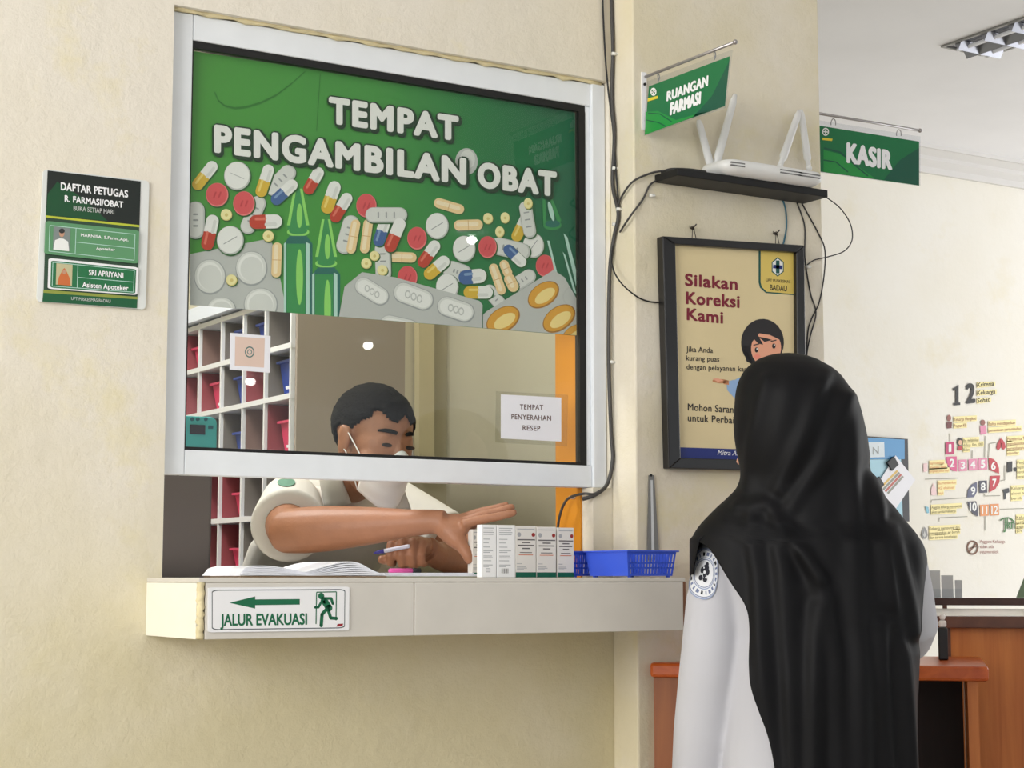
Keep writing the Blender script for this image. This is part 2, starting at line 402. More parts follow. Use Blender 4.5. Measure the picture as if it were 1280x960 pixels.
# ================================================================== WINDOW BANNER (printed sheet behind the glass)
PB = Plane('y', 0.0365)
CLIP = [(1, 0, -237.5), (-1, 0, 727.0), (-0.1545, 1, -63 + 0.1545 * 236), (0.0785, -1, 381 - 0.0785 * 235)]
ban = thing('window_banner', 'green printed banner with pills on the upper window glass', 'banner', (1.59, 0.05, 1.74))
g0 = M('banner_green', (62, 140, 56), 0.5); 
def bannergreen():
    m = bpy.data.materials.new('banner_print'); m.use_nodes = True; nt = m.node_tree; N = nt.nodes; L = nt.links
    bs = N['Principled BSDF']; bs.inputs['Roughness'].default_value = 0.5
    tc = N.new('ShaderNodeTexCoord'); mp = N.new('ShaderNodeSeparateXYZ'); L.new(tc.outputs['Object'], mp.inputs[0])
    r = N.new('ShaderNodeMapRange'); r.inputs['From Min'].default_value = -0.45; r.inputs['From Max'].default_value = 0.45; L.new(mp.outputs['X'], r.inputs['Value'])
    cr = N.new('ShaderNodeValToRGB'); e = cr.color_ramp.elements
    e[0].position = 0; e[0].color = rgb(74, 152, 58); e[1].position = 1; e[1].color = rgb(22, 96, 72)
    a = e.new(0.45); a.color = rgb(66, 150, 64); a = e.new(0.7); a.color = rgb(36, 124, 66)
    L.new(r.outputs[0], cr.inputs[0]); L.new(cr.outputs[0], bs.inputs['Base Color']); return m
P = Print(PB)
base = [(237.5, 63), (727, 139), (727, 420), (237.5, 381)]
b = MB(); b.prism([PB(x, y) for x, y in base], (0, 0.0012, 0)); b.build('sheet', bannergreen(), ban)
K = {k: M('ink_' + k, c, 0.5) for k, c in dict(
    white=(240, 241, 238), offwhite=(222, 224, 220), grey=(196, 199, 196), dgrey=(160, 165, 165), yellow=(222, 184, 60), lyellow=(240, 216, 120),
    red=(196, 66, 44), lred=(226, 120, 100), blue=(70, 104, 160), lblue=(130, 160, 200), pink=(222, 88, 92), lpink=(236, 130, 130), dpink=(198, 66, 72),
    peach=(244, 214, 160), lpeach=(252, 234, 200), dpeach=(222, 180, 120), cream=(248, 238, 176), dcream=(226, 208, 130), shade=(40, 98, 44),
    lime=(150, 222, 110), dlime=(70, 170, 70), glassg=(60, 150, 84), aqua=(190, 226, 214), amber=(226, 166, 56), lamber=(250, 226, 150), damber=(170, 118, 40),
    swoosh=(42, 118, 40), ink=(24, 60, 34), teal=(40, 110, 100), dark=(48, 48, 48)).items()}
lay = [0]
def nl(): lay[0] = (lay[0] + 1) % 110; return lay[0] * 2.2e-5 + 3e-5
def pl(pts, m): P.poly(pts, K[m], nl(), CLIP)
def stadium(a, b_, wd, n=10, sx=0, sy=0, k=1.0):
    an = math.atan2(b_[1] - a[1], b_[0] - a[0]); r = wd / 2 * k; pts = []
    for c, s0 in ((b_, an - math.pi / 2), (a, an + math.pi / 2)):
        for i in range(n + 1): t = s0 + math.pi * i / n; pts.append((c[0] + sx + r * math.cos(t), c[1] + sy + r * math.sin(t)))
    return pts
def shrink(a, b_, wd):
    l = math.hypot(b_[0] - a[0], b_[1] - a[1]); r = wd / 2; ux, uy = (b_[0] - a[0]) / l, (b_[1] - a[1]) / l
    k = min(r * 0.55, l * 0.3)
    return (a[0] + ux * 0, a[1] + uy * 0), (b_[0], b_[1]), ux, uy
def cap2(a, b_, wd, c1, c2='white', l1=None, l2='offwhite'):
    a, b_, ux, uy = shrink(a, b_, wd); mid = ((a[0] + b_[0]) / 2, (a[1] + b_[1]) / 2); nx, ny = -uy, ux
    if ny > 0: nx, ny = -nx, -ny
    pl(stadium(a, b_, wd * 1.08, sx=5, sy=5), 'shade'); pl(stadium(a, b_, wd), c2)
    r = wd / 2; an = math.atan2(uy, ux)
    half = [(a[0] + r * math.cos(an + math.pi / 2 + math.pi * i / 12), a[1] + r * math.sin(an + math.pi / 2 + math.pi * i / 12)) for i in range(13)]
    half += [(mid[0] - (-uy) * r, mid[1] - ux * r), (mid[0] + (-uy) * r, mid[1] + ux * r)]
    pl(half, c1)
    o = wd * 0.2
    pl(stadium((a[0] + nx * o, a[1] + ny * o), (mid[0] - ux * 3 + nx * o, mid[1] - uy * 3 + ny * o), wd * 0.2), l1 or c1)
    pl(stadium((mid[0] + ux * 4 - nx * o, mid[1] + uy * 4 - ny * o), (b_[0] - nx * o, b_[1] - ny * o), wd * 0.26), l2)
def capY(a, b_, wd): cap2(a, b_, wd, 'yellow', l1='lyellow')
def capR(a, b_, wd): cap2(a, b_, wd, 'red', l1='lred')
def capB(a, b_, wd): cap2(a, b_, wd, 'blue', l1='lblue')
def orangec(a, b_, wd):
    a, b_, ux, uy = shrink(a, b_, wd); mid = ((a[0] + b_[0]) / 2, (a[1] + b_[1]) / 2)
    pl(stadium(a, b_, wd * 1.08, sx=4, sy=5), 'shade'); pl(stadium(a, b_, wd), 'peach'); pl(stadium(a, b_, wd * 0.4, sx=-wd * 0.08, sy=-wd * 0.08), 'lpeach')
    r = wd / 2 * 0.9; pl([(mid[0] - uy * r - ux * 2, mid[1] + ux * r - uy * 2), (mid[0] - uy * r + ux * 2, mid[1] + ux * r + uy * 2), (mid[0] + uy * r + ux * 2, mid[1] - ux * r + uy * 2), (mid[0] + uy * r - ux * 2, mid[1] - ux * r - uy * 2)], 'dpeach')
def tab(cx, cy, rx, ry, c='white', edge='grey', line=True, ang=-0.5):
    pl(ell(cx + 4, cy + 5, rx * 1.05, ry * 1.05), 'shade'); pl(ell(cx, cy, rx, ry), edge); pl(ell(cx - 2, cy - 3, rx * 0.93, ry * 0.93), c)
    if line: pl([(cx - rx * .55 * math.cos(ang) - 2, cy - ry * .55 * math.sin(ang) - 2), (cx + rx * .55 * math.cos(ang), cy + ry * .55 * math.sin(ang) - 2), (cx + rx * .55 * math.cos(ang) + 2, cy + ry * .55 * math.sin(ang) + 2), (cx - rx * .55 * math.cos(ang), cy - ry * .55 * math.sin(ang) + 2)], 'dgrey')
def redt(cx, cy, rx, ry):
    tab(cx, cy, rx, ry, 'pink', 'lpink', False); pl(ell(cx, cy, rx * .62, ry * .62), 'pink')
    for d in (-.22, .22): pl(stadium((cx + d * rx - 4, cy + ry * .2), (cx + d * rx + 6, cy - ry * .2), rx * .16), 'dpink')
def dot(cx, cy, r, r2=None): tab(cx, cy, r, r2 or r, 'cream', 'dcream', False); pl(ell(cx, cy, r * .3, r * .3), 'dcream')
def oval(a, b_, wd):
    pl(stadium(a, b_, wd * 1.06, sx=4, sy=5), 'shade'); pl(stadium(a, b_, wd), 'grey'); pl(stadium(a, b_, wd * .86, sx=-3, sy=-3), 'offwhite')
    ux, uy = b_[0] - a[0], b_[1] - a[1]
    for t in (.2, .5, .8): pl(stadium((a[0] + ux * t - uy * .09, a[1] + uy * t + ux * .09), (a[0] + ux * t + uy * .09, a[1] + uy * t - ux * .09), wd * .1), 'dgrey')
def bubble_round(cx, cy, rx, ry): pl(ell(cx, cy, rx, ry), 'dgrey'); pl(ell(cx - 2, cy - 4, rx * .94, ry * .93), 'offwhite'); pl(ell(cx - 4, cy - 6, rx * .78, ry * .78), 'white'); pl(ell(cx, cy + 2, rx * .7, ry * .7), 'offwhite')
def bubble_oblong(a, b_, wd):
    pl(stadium(a, b_, wd), 'dgrey'); pl(stadium(a, b_, wd * .9, sx=-2, sy=-3), 'offwhite'); pl(stadium(a, b_, wd * .72), 'white')
    ux, uy = b_[0] - a[0], b_[1] - a[1]
    for t in (.2, .5, .8): P.ring(a[0] + ux * t, a[1] + uy * t, wd * .14, wd * .2, wd * .05, K['grey'], nl(), 12, CLIP)
def amber(cx, cy, rx, ry, rot): pl(ell(cx, cy, rx, ry, 28, rot), 'damber'); pl(ell(cx - 2, cy - 2, rx * .93, ry * .9, 28, rot), 'amber'); pl(ell(cx + 8, cy + 6, rx * .66, ry * .5, 28, rot), 'lamber')
def ampoule(x, top, bulb, base_, r, far):        # neck tip, bulb bottom, shoulder, radius of the body, lower end
    br = r * .78
    pl([(x - r * .3, top), (x + r * .3, top), (x + br, bulb - 40), (x + br * .8, bulb), (x - br * .8, bulb), (x - br, bulb - 40)], 'glassg')
    pl([(x - r * .3, top), (x - r * .12, top), (x - br * .72, bulb - 40), (x - br, bulb - 40)], 'lime'); pl([(x + r * .12, top), (x + r * .3, top), (x + br, bulb - 40), (x + br * .72, bulb - 40)], 'lime')
    pl(ell(x, bulb - 2, br, 26), 'lime'); pl(ell(x, bulb - 10, br * .82, 22), 'glassg'); pl(ell(x + 8, (top + bulb) / 2 + 30, r * .2, (bulb - top) * .28), 'lime')
    pl([(x - br * .75, bulb + 20), (x + br * .75, bulb + 20), (x + r, base_), (x + r, far), (x - r, far), (x - r, base_)], 'teal')
    pl([(x - r, base_), (x - r * .84, base_ - 10), (x - r * .84, far), (x - r, far)], 'aqua'); pl([(x + r * .55, base_ - 10), (x + r * .8, base_), (x + r * .8, far), (x + r * .55, far)], 'aqua')
    pl([(x - r * .8, base_), (x + r * .5, base_), (x + r * .5, far), (x - r * .8, far)], 'glassg'); pl(ell(x + 8, base_ + 190, r * .24, 160), 'lime')
# swoosh, seam
P.at(200, 0, .234375)
sw = [(292, 490), (310, 535), (345, 565), (400, 578), (460, 572), (540, 548), (620, 508), (700, 448), (775, 380)]
for i in range(len(sw) - 1): P.line([sw[i], sw[i + 1]], 5 + 9 * math.sin(math.pi * (i + .5) / 8), K['swoosh'], 3e-5)
P.line([(855, 392), (835, 700)], 5, K['swoosh'], 3e-5)
P.at(480, 0, .234375); pl(ell(440, 862, 60, 72), 'grey'); pl(ell(445, 850, 40, 50), 'offwhite')
P.at(220, 180, .21875)
pl([(66, 632), (535, 540), (548, 560), (600, 790), (640, 1010), (60, 1010), (60, 940)], 'grey')
bubble_round(195, 760, 92, 102); bubble_round(432, 712, 92, 100); bubble_round(485, 920, 98, 98); bubble_round(260, 950, 85, 75)
oval((112, 490), (112, 380), 104); oval((555, 250), (640, 165), 92); oval((412, 470), (470, 340), 88); oval((963, 580), (1000, 455), 96)
capY((125, 230), (205, 130), 66); tab(350, 182, 76, 82, ang=.4); capY((487, 270), (527, 150), 66); capB((575, 315), (662, 235), 66)
capR((760, 255), (812, 165), 66); redt(235, 290, 64, 68); redt(388, 340, 62, 70); capR((180, 570), (208, 440), 72)
dot(288, 405, 33); tab(310, 550, 77, 82); capR((458, 445), (566, 442), 80); dot(528, 527, 32); orangec((572, 735), (578, 590), 56); dot(318, 778, 32)
ampoule(698, 255, 505, 570, 82, 1010); ampoule(858, 430, 685, 745, 80, 1050)
capY((865, 362), (905, 248), 72); capR((912, 415), (975, 312), 66); redt(1088, 352, 58, 68)
oval((1150, 400), (1270, 420), 80); orangec((1000, 600), (1026, 458), 54); orangec((1078, 598), (1098, 455), 54); oval((1180, 600), (1185, 740), 90)
dot(1135, 640, 28); dot(1088, 683, 30); dot(1180, 722, 30); capB((1160, 552), (1195, 440), 66)
P.at(480, 200, .22913)
pl([(-120, 612), (60, 640), (520, 768), (538, 790), (534, 930), (-260, 930), (-215, 690)], 'grey')
bubble_oblong((-110, 690), (-20, 745), 100); bubble_oblong((108, 725), (215, 765), 116); bubble_oblong((345, 800), (440, 832), 112); bubble_oblong((30, 900), (140, 925), 110)
oval((-60, 300), (85, 300), 84); capR((35, 470), (85, 350), 66); capR((215, 555), (275, 470), 64); orangec((45, 528), (150, 532), 56)
tab(290, 360, 63, 72); orangec((300, 235), (410, 268), 55); orangec((410, 356), (510, 353), 58); dot(568, 320, 27, 30); dot(661, 316, 25, 30); dot(632, 393, 25, 30)
redt(180, 427, 53, 62); redt(128, 640, 54, 62); oval((370, 600), (430, 620), 100); capY((250, 620), (325, 555), 66); tab(345, 692, 62, 72); capB((445, 640), (520, 632), 78)
pl([(540, 845), (560, 825), (925, 600), (985, 640), (1075, 800), (1075, 960), (540, 930)], 'grey')
amber(870, 735, 96, 62, -.62); amber(650, 872, 100, 66, -.55); amber(955, 865, 100, 64, -.62); amber(1040, 955, 80, 50, -.62)
oval((625, 470), (750, 500), 96); tab(437, 485, 62, 72); redt(565, 475, 50, 60); capB((680, 490), (748, 555), 58); oval((772, 260), (795, 390), 70); dot(787, 238, 24, 30)
capY((725, 415), (775, 312), 60); tab(815, 467, 58, 68, ang=-.9); oval((575, 715), (625, 775), 72); capY((468, 722), (560, 722), 68)
oval((720, 680), (790, 635), 78); orangec((598, 590), (640, 710), 50); orangec((655, 570), (675, 615), 50); orangec((685, 650), (705, 690), 60); redt(878, 577, 50, 60)
for q, c in (([(865, 215), (880, 215), (885, 345), (868, 345)], 'glassg'), ([(905, 215), (920, 215), (968, 330), (950, 350)], 'glassg')): pl(q, c)
pl(ell(918, 355, 50, 28), 'glassg'); pl(ell(920, 348, 40, 20), 'teal'); pl(ell(912, 280, 12, 55, 20, -.25), 'aqua')
for q in ([(890, 440), (902, 440), (1010, 880), (1000, 890)], [(980, 400), (1000, 420), (1075, 700), (1060, 740)], [(975, 500), (990, 520), (1050, 730), (1035, 720)]): pl(q, 'aqua')
P.build('pill_artwork', ban)
P = Print(PB); P.base = 0.0028
for st, p0, p1, h0, h1 in (('TEMPAT', (411, 154.5), (573.5, 176.5), 34, 31.5), ('PENGAMBILAN', (267.5, 191), (583, 231), 35.5, 33.5), ('OBAT', (597, 234.5), (696, 246), 32.5, 31.5)):
    P.text(st, p0, p1, h0, h1, K['ink'], 0.0, .045, 1.16, grow=.035, shift=(2.0, 3.6)); P.text(st, p0, p1, h0, h1, K['ink'], 0.00045, .045, 1.16, grow=.06, shift=(.6, 1.2))
    P.text(st, p0, p1, h0, h1, K['white'], 0.0009, .045, 1.16)
P.build('lettering', ban)

# paper on the glass (outside face of the pane)
PG = Plane('y', 0.0262)
q = thing('window_notice', 'laminated white paper notice TEMPAT PENYERAHAN RESEP taped on the window glass', 'notice', PG(664, 553))
b = MB(); b.prism([PG(x, y) for x, y in ((620, 489), (710, 493.5), (709, 558), (619, 553))], (0, -.0004, 0)); b.build('laminate', glassmat('laminate', (.9, .9, .88, 1)), q)
b = MB(); b.prism([PG(x, y, .0006) for x, y in ((626, 493), (701.5, 497), (701.5, 552), (626, 548))], (0, -.0003, 0)); b.build('paper', M('paper_white', (240, 240, 246), .6), q)
P = Print(PG, .0008).at(480, 390, .21875); mi_ = M('ink_brown', (96, 70, 66), .6)
def serif(P, st, p0, p1, h, m):
    P.text(st, p0, p1, h, h, m, 2e-4, .02, 1.15)
serif(P, 'TEMPAT', (776, 556), (910, 560), 29, mi_); serif(P, 'PENYERAHAN', (728, 612), (955, 622), 29, mi_); serif(P, 'RESEP', (792, 676), (893, 680), 29, mi_)
P.build('lettering', q)
q = thing('square_sticker', 'square white sticker with a peach panel on the window glass near the cubby shelf', 'sticker', PG(312, 465))
b = MB(); b.prism([PG(x, y) for x, y in ((287.5, 416), (338, 420), (337, 466), (287, 462))], (0, -.0004, 0)); b.build('paper', M('paper_white', (240, 240, 246)), q)
P = Print(PG, .0006); P.poly([(294, 420.5), (331, 423), (330, 459.5), (293.5, 457)], M('peach_panel', (226, 200, 186)), 0)
P.ring(312, 440, 6, 7, 1.3, M('ring_ink', (86, 120, 116)), 1e-4); P.ring(312, 440, 3, 3.4, 1.0, M('ring_ink', (86, 120, 116)), 1e-4); P.build('panel_print', q)

# ================================================================== WALL SIGNS
PWf = Plane('y', 0.0)
g_dark = M('sign_green', (0, 112, 62), .35); g_mid = M('sign_green_mid', (28, 146, 62), .35); g_deep = M('sign_green_deep', (0, 84, 62), .35)
m_acr = M('sign_acrylic', (226, 229, 226), .2)
q = thing('staff_board', 'staff list board DAFTAR PETUGAS hanging on the plaster left of the window', 'sign', PWf(113, 382))
Z = (30, 190, .21875)
def zp(pl_, pts, off=0, z=Z): return [pl_(z[0] + x * z[2], z[1] + y * z[2], off) for x, y in pts]
wq = quadwarp((106, 100), (712, 168), (690, 902), (68, 856))
b = MB(); b.prism(zp(PWf, rrect(0, 0, 1, 1, .035, 4, wq), .001), (0, -.004, 0)); b.build('backing', m_acr, q, label='clear acrylic backing')
P = Print(PWf, .006).at(*Z)
blk = M('board_black', (14, 26, 20), .35); P.poly([(135, 105), (667, 168), (660, 418), (125, 362)], blk); P.poly([(135, 240), (190, 170), (330, 260), (480, 395), (125, 362)], M('board_green', (0, 74, 36), .35), 1e-4)
P.poly([(125, 362), (660, 418), (659, 430), (125, 374)], M('board_lime', (190, 200, 60)), 2e-4); P.poly([(125, 374), (659, 430), (648, 830), (112, 790)], M('board_dark', (38, 70, 48), .35), 1e-4)
P.poly([(110, 786), (650, 828), (648, 842), (110, 804)], M('board_olive', (150, 160, 70)), 3e-4); P.poly([(110, 804), (648, 842), (645, 893), (105, 855)], M('board_green2', (0, 88, 48), .35), 3e-4)
P.text('DAFTAR PETUGAS', (210, 218), (595, 262), 46, 44, m_white, 4e-4, .03, 1.08); P.text('R. FARMASI/OBAT', (232, 284), (568, 320), 38, 37, m_white, 4e-4, .028, 1.05); P.text('BUKA SETIAP HARI', (283, 334), (515, 356), 27, 26, K['grey'], 4e-4, .01)
P.text('UPT PUSKESMAS BADAU', (270, 845), (495, 862), 18, 18, K['grey'], 6e-4, .01); P.build('header_print', q)
for i, (qd, col, brd, tx) in enumerate((([(122, 394), (657, 450), (650, 640), (115, 582)], (92, 150, 104), None, (('MARNISA, S.Farm.,Apt.', (325, 482), (597, 510), 17), ('Apoteker', (412, 558), (520, 566), 16))),
                                      ([(140, 606), (652, 660), (645, 818), (135, 782)], (18, 110, 62), 1, (('SRI APRIYANI', (370, 703), (568, 722), 32), ('Asisten Apoteker', (333, 772), (597, 793), 30))))):
    b = MB(); wq = quadwarp(*qd); b.prism(zp(PWf, rrect(0, 0, 1, 1, .05, 4, wq), .0075), (0, -.002, 0))
    cardm = M('card_green_%d' % i, col, .3); cd_ = b.build('name_card', m_white if brd else cardm, q)
    P = Print(PWf, .0098).at(*Z)
    if brd: P.poly(rrect(.03, .07, .98, .95, .04, 4, wq), cardm, 0)
    yy = lambda u, v: wq(u, v)
    for u0, v0, u1, v1 in ((.05, .12, .96, .12), (.96, .12, .96, .9), (.96, .9, .05, .9), (.05, .9, .05, .12), (.33, .12, .33, .9), (.33, .54, .96, .54)): P.line([yy(u0, v0), yy(u1, v1)], 3.5, K['aqua'], 2e-4)
    P.poly([yy(.09, .14), yy(.27, .14), yy(.27, .84), yy(.09, .84)], M('photo_grey', (130, 140, 138)) if i == 0 else M('photo_pale', (196, 190, 150)), 3e-4)
    if i == 0: P.poly([yy(.095, .84), yy(.11, .55), yy(.16, .48), yy(.2, .48), yy(.25, .55), yy(.265, .84)], K['white'], 4e-4); P.poly(ell(*yy(.18, .32), 15, 22), M('photo_skin', (196, 150, 124)), 5e-4); P.poly(ell(*yy(.18, .25), 16, 14), K['dark'], 6e-4)
    else: P.poly([yy(.11, .84), yy(.12, .6), yy(.165, .32), yy(.18, .27), yy(.195, .32), yy(.245, .6), yy(.255, .84)], M('photo_orange', (206, 112, 60)), 4e-4); P.poly(ell(*yy(.18, .4), 10, 14), M('photo_skin', (196, 150, 124)), 5e-4)
    for st, p0, p1, h in tx: P.text(st, p0, p1, h, h, m_white, 4e-4, .025, 1.05)
    P.build('card_print', cd_)

PLd = Plane('y', LY)
q = thing('evacuation_sign', 'white evacuation sign JALUR EVAKUASI with green arrow on the ledge front', 'sign', PLd(348, 792))
Z7 = (180, 560, .25); wq = quadwarp((318, 697), (1024, 693), (1022, 912), (318, 922))
b = MB(); b.prism(zp(PLd, rrect(0, 0, 1, 1, .03, 5, wq), .0004, Z7), (0, -.0025, 0)); b.build('plate', m_white, q)
P = Print(PLd, .0031).at(*Z7); gS = M('evac_green', (0, 104, 66), .4)
o_ = rrect(.03, .055, .975, .95, .05, 5, wq); i_ = rrect(.035, .075, .97, .93, .045, 5, wq)
for k in range(len(o_)): P.poly([o_[k], o_[(k + 1) % len(o_)], i_[(k + 1) % len(o_)], i_[k]], M('evac_line', (70, 80, 84)), 0)
P.poly([(427, 774), (556, 742), (556, 757), (779, 755), (779, 783), (556, 786), (556, 803)], gS)
P.text('JALUR EVAKUASI', (381, 890), (816, 884), 60, 58, gS, 1e-4, .022, 1.0)
P.line([(860, 880), (863, 721), (962, 719), (960, 862)], 5, gS, 1e-4)
P.poly(ell(886, 740, 15, 16), gS, 2e-4)
for pts, wd in (([(900, 762), (925, 800)], 34), ([(890, 764), (872, 796), (856, 797)], 12), ([(905, 752), (936, 752), (944, 778)], 13), ([(918, 800), (890, 832), (886, 888)], 17), ([(920, 808), (934, 850), (962, 852)], 16)):
    P.line(pts, wd, gS, 2e-4)
    for p in pts: P.poly(ell(p[0], p[1], wd / 2, wd / 2, 14), gS, 2e-4)
P.poly([(968, 880), (996, 878), (992, 891), (962, 893)], M('evac_red', (150, 30, 40)), 1e-4); P.build('sign_print', q)

def hang_sign(name, label, pl_, z, panel, green, rod, rings, textfn, wall_end, bracket):
    q = thing(name, label, 'sign', pl_(*[sum(z[0 if i == 0 else 1] + p[i] * z[2] for p in panel) / 4 for i in (0, 1)]))
    n_ = pl_.n()
    b = MB(); b.prism(zp(pl_, panel, -.0015, z), n_ * .003); b.build('panel', m_clear, q, label='clear acrylic panel')
    b = MB(); b.prism(zp(pl_, green, .0017, z), n_ * .0006)
    b.build('sign_face', g_dark, q)
    P = Print(pl_, .0026).at(*z); textfn(P); P.build('sign_print', q)
    r0, r1 = [zp(pl_, [p], 0, z)[0] for p in rod]
    MB().tube([r0, r1], .0032, 12).build('rod', M('steel_rod', (176, 172, 172), .3, .8), q, smooth=True)
    MB().ball(r1, Vector((.005, 0, 0)), Vector((0, .005, 0)), Vector((0, 0, .005)), 10, 8).build('rod_cap', M('steel_rod', (176, 172, 172)), q, smooth=True)
    for rx, ry, h in rings:
        c = zp(pl_, [(rx, ry)], 0, z)[0]; t = n_.cross(Vector((0, 0, 1))); k = h * z[2] / F_PX * 3.4
        b = MB(); b.tube([c + (n_ * math.cos(a) * .55 + Vector((0, 0, 1)) * math.sin(a)) * k + t * .001 * i for i, a in enumerate([math.radians(-60 + 30 * j) for j in range(11)])], .0011, 6)
        b.build('hanging_ring', M('ring_steel', (150, 150, 152), .3, .7), q, smooth=True)
    bracket(q); return q
PR = Plane('x', 2.10); Z2 = (740, 0, .25)
def rf_text(P):
    P.poly([(268, 560), (330, 555), (420, 600), (560, 560), (590, 552), (265, 675)], g_mid, 1e-4); P.poly([(500, 590), (600, 480), (688, 300), (665, 530)], g_deep, 1e-4)
    P.line([(280, 565), (340, 570), (400, 610)], 5, g_deep, 2e-4); P.line([(272, 600), (330, 612), (370, 632)], 5, g_deep, 2e-4)
    P.text('RUANGAN', (372, 507), (580, 430), 50, 54, m_white, 3e-4, .035, 1.1, .05); P.text('FARMASI', (388, 577), (543, 520), 64, 64, m_white, 3e-4, .04, 1.1, .06)
    P.ring(307, 459, 15, 20, 5, K['white'], 3e-4); P.line([(307, 446), (307, 472)], 6, K['white'], 3e-4); P.line([(296, 462), (318, 456)], 7, K['white'], 3e-4)
    P.poly([(279, 492), (330, 478), (329, 492), (278, 508)], M('logo_yellow', (226, 206, 60)), 3e-4)
def rf_br(q):
    b = MB(); b.box(2.094, 2.106, -.089, -.086, 2.045, 2.168); b.build('wall_bracket', m_white, q)
    b = MB(); b.tube([(2.1, -.0895, 2.142), (2.1, -.0925, 2.142)], .003, 8); b.build('screw', m_black, q)
hang_sign('hanging_sign', 'green hanging sign RUANGAN FARMASI on a rod sticking out from the pillar', PR, Z2, [(282, 408), (704, 250), (668, 540), (260, 681)], [(286, 432), (690, 281), (664, 530), (264, 674)],
          [(268, 384), (716, 210)], [(340, 385, 20), (622, 275, 20)], rf_text, None, rf_br)
PK = Plane('y', -0.04); Z3 = (1000, 0, .25)
def ks_text(P):
    P.poly([(118, 750), (200, 770), (330, 860), (380, 895), (118, 860)], g_mid, 1e-4); P.poly([(420, 898), (500, 800), (595, 740), (595, 926)], g_deep, 1e-4)
    P.line([(120, 740), (200, 760), (280, 830), (340, 880)], 7, g_deep, 2e-4); P.line([(118, 800), (180, 810), (240, 860)], 6, g_deep, 2e-4)
    P.text('KASIR', (232, 815), (462, 851), 104, 98, m_white, 3e-4, .04, 1.08)
    P.ring(128, 659, 17, 20, 5, K['white'], 3e-4); P.line([(128, 648), (128, 670)], 6, K['white'], 3e-4); P.line([(117, 658), (139, 660)], 6, K['white'], 3e-4)
    P.poly([(112, 688), (163, 694), (160, 705), (112, 700)], M('logo_yellow', (226, 206, 60)), 3e-4)
def ks_br(q): MB().box(2.583, 2.586, -.05, -.03, 2.11, 2.19).build('wall_bracket', m_white, q)
kr0 = Vector((2.585, -.04, PK(1028, 143).z)); 
hang_sign('hanging_sign', 'green hanging sign KASIR on a rod beyond the right edge of the pillar', PK, Z3, [(75, 600), (598, 684), (598, 931), (75, 860)], [(80, 626), (595, 708), (595, 928), (80, 856)],
          [(-65, 540), (600, 653)], [(175, 612, 20), (502, 666, 20)], ks_text, None, ks_br)

# ================================================================== POSTER
PP = Plane('y', -0.110); Z4 = (740, 180, .27092); Z5 = (820, 290, .32308)
q = thing('framed_poster', 'black framed poster Silakan Koreksi Kami hanging on the pillar under the router shelf', 'poster', PP(920, 585))
mf = M('frame_black', (18, 17, 19), .35, coat=.3)
out = [(828.5, 295), (1005.5, 306.5), (1009.5, 590), (836.5, 585.5)]; inn = [(844.5, 305.5), (996, 315.5), (998, 576), (851, 572.5)]
b = MB(); n4 = len(out)
A = [PP(x, y) for x, y in out]; B = [PP(x, y) for x, y in inn]; ext = Vector((0, .022, 0))
for i in range(4):
    j = (i + 1) % 4; b.add([A[i], A[j], B[j], B[i], A[i] + ext, A[j] + ext, B[j] + ext, B[i] + ext], [(0, 1, 2, 3), (7, 6, 5, 4), (0, 4, 5, 1), (2, 6, 7, 3), (1, 5, 6, 2), (0, 3, 7, 4)])
b.build('frame', mf, q, bevel=.002)
PQ = Plane('y', -0.098)
def rep(p): return p
pm = M('poster_cream', (228, 210, 164), .25, nscale=7, namt=.04)
b = MB(); b.prism([PQ(x, y) for x, y in ((843.5, 304), (997.5, 314), (999.5, 578), (850, 574.5))], (0, .004, 0)); b.build('sheet', pm, q)
P = Print(PQ, .0003); mr = M('poster_maroon', (128, 22, 46), .4); mk = M('poster_black', (36, 30, 30), .4); navy = M('poster_navy', (22, 40, 120), .4); teal = M('poster_teal', (0, 84, 78), .4); yel = M('poster_yellow', (226, 200, 104), .4)
P.at(*Z5)
P.poly([(397, 72), (545, 80), (545, 245), (425, 236), (402, 215), (397, 195)], teal, 0); P.poly([(405, 73), (545, 81), (545, 241), (428, 231), (409, 212), (405, 195)], yel, 1e-4)
P.poly([(471 + 27 * math.sin(math.radians(60 * i)), 135 + 38 * math.cos(math.radians(60 * i))) for i in range(6)], teal, 2e-4); P.poly([(471 + 23 * math.sin(math.radians(60 * i)), 135 + 33 * math.cos(math.radians(60 * i))) for i in range(6)], K['white'], 3e-4)
P.line([(471, 110), (471, 160)], 14, teal, 4e-4); P.line([(453, 133), (489, 137)], 14, navy, 4e-4)
P.text('UPT PUSKESMAS', (426, 191), (520, 198), 11, 11, mk, 3e-4, .012); P.text('BADAU', (441, 225), (507, 230), 22, 22, mk, 3e-4, .012, .95)
for st, p0, p1, h in (('Silakan', (112, 208), (316, 225), 48), ('Koreksi', (116, 279), (324, 294), 49), ('Kami', (119, 341), (260, 355), 48)): P.text(st, p0, p1, h, h, mr, 3e-4, .03, 1.08)
for st, p0, p1, h in (('Jika Anda', (117, 463), (220, 468), 21), ('kurang puas', (117, 497), (245, 502), 20), ('dengan pelayanan kami', (118, 531), (366, 541), 20), ('Mohon Saran', (123, 690), (300, 700), 27), ('untuk Perbaikan', (123, 732), (352, 744), 27)): P.text(st, p0, p1, h, h, mk, 3e-4, .012, 1.05)
P.poly([(94, 833), (555, 848), (556, 890), (95, 878)], navy, 1e-4); P.text('Mitra Anda', (238, 862), (345, 866), 18, 18, m_white, 3e-4, .006, 1.0, .25)
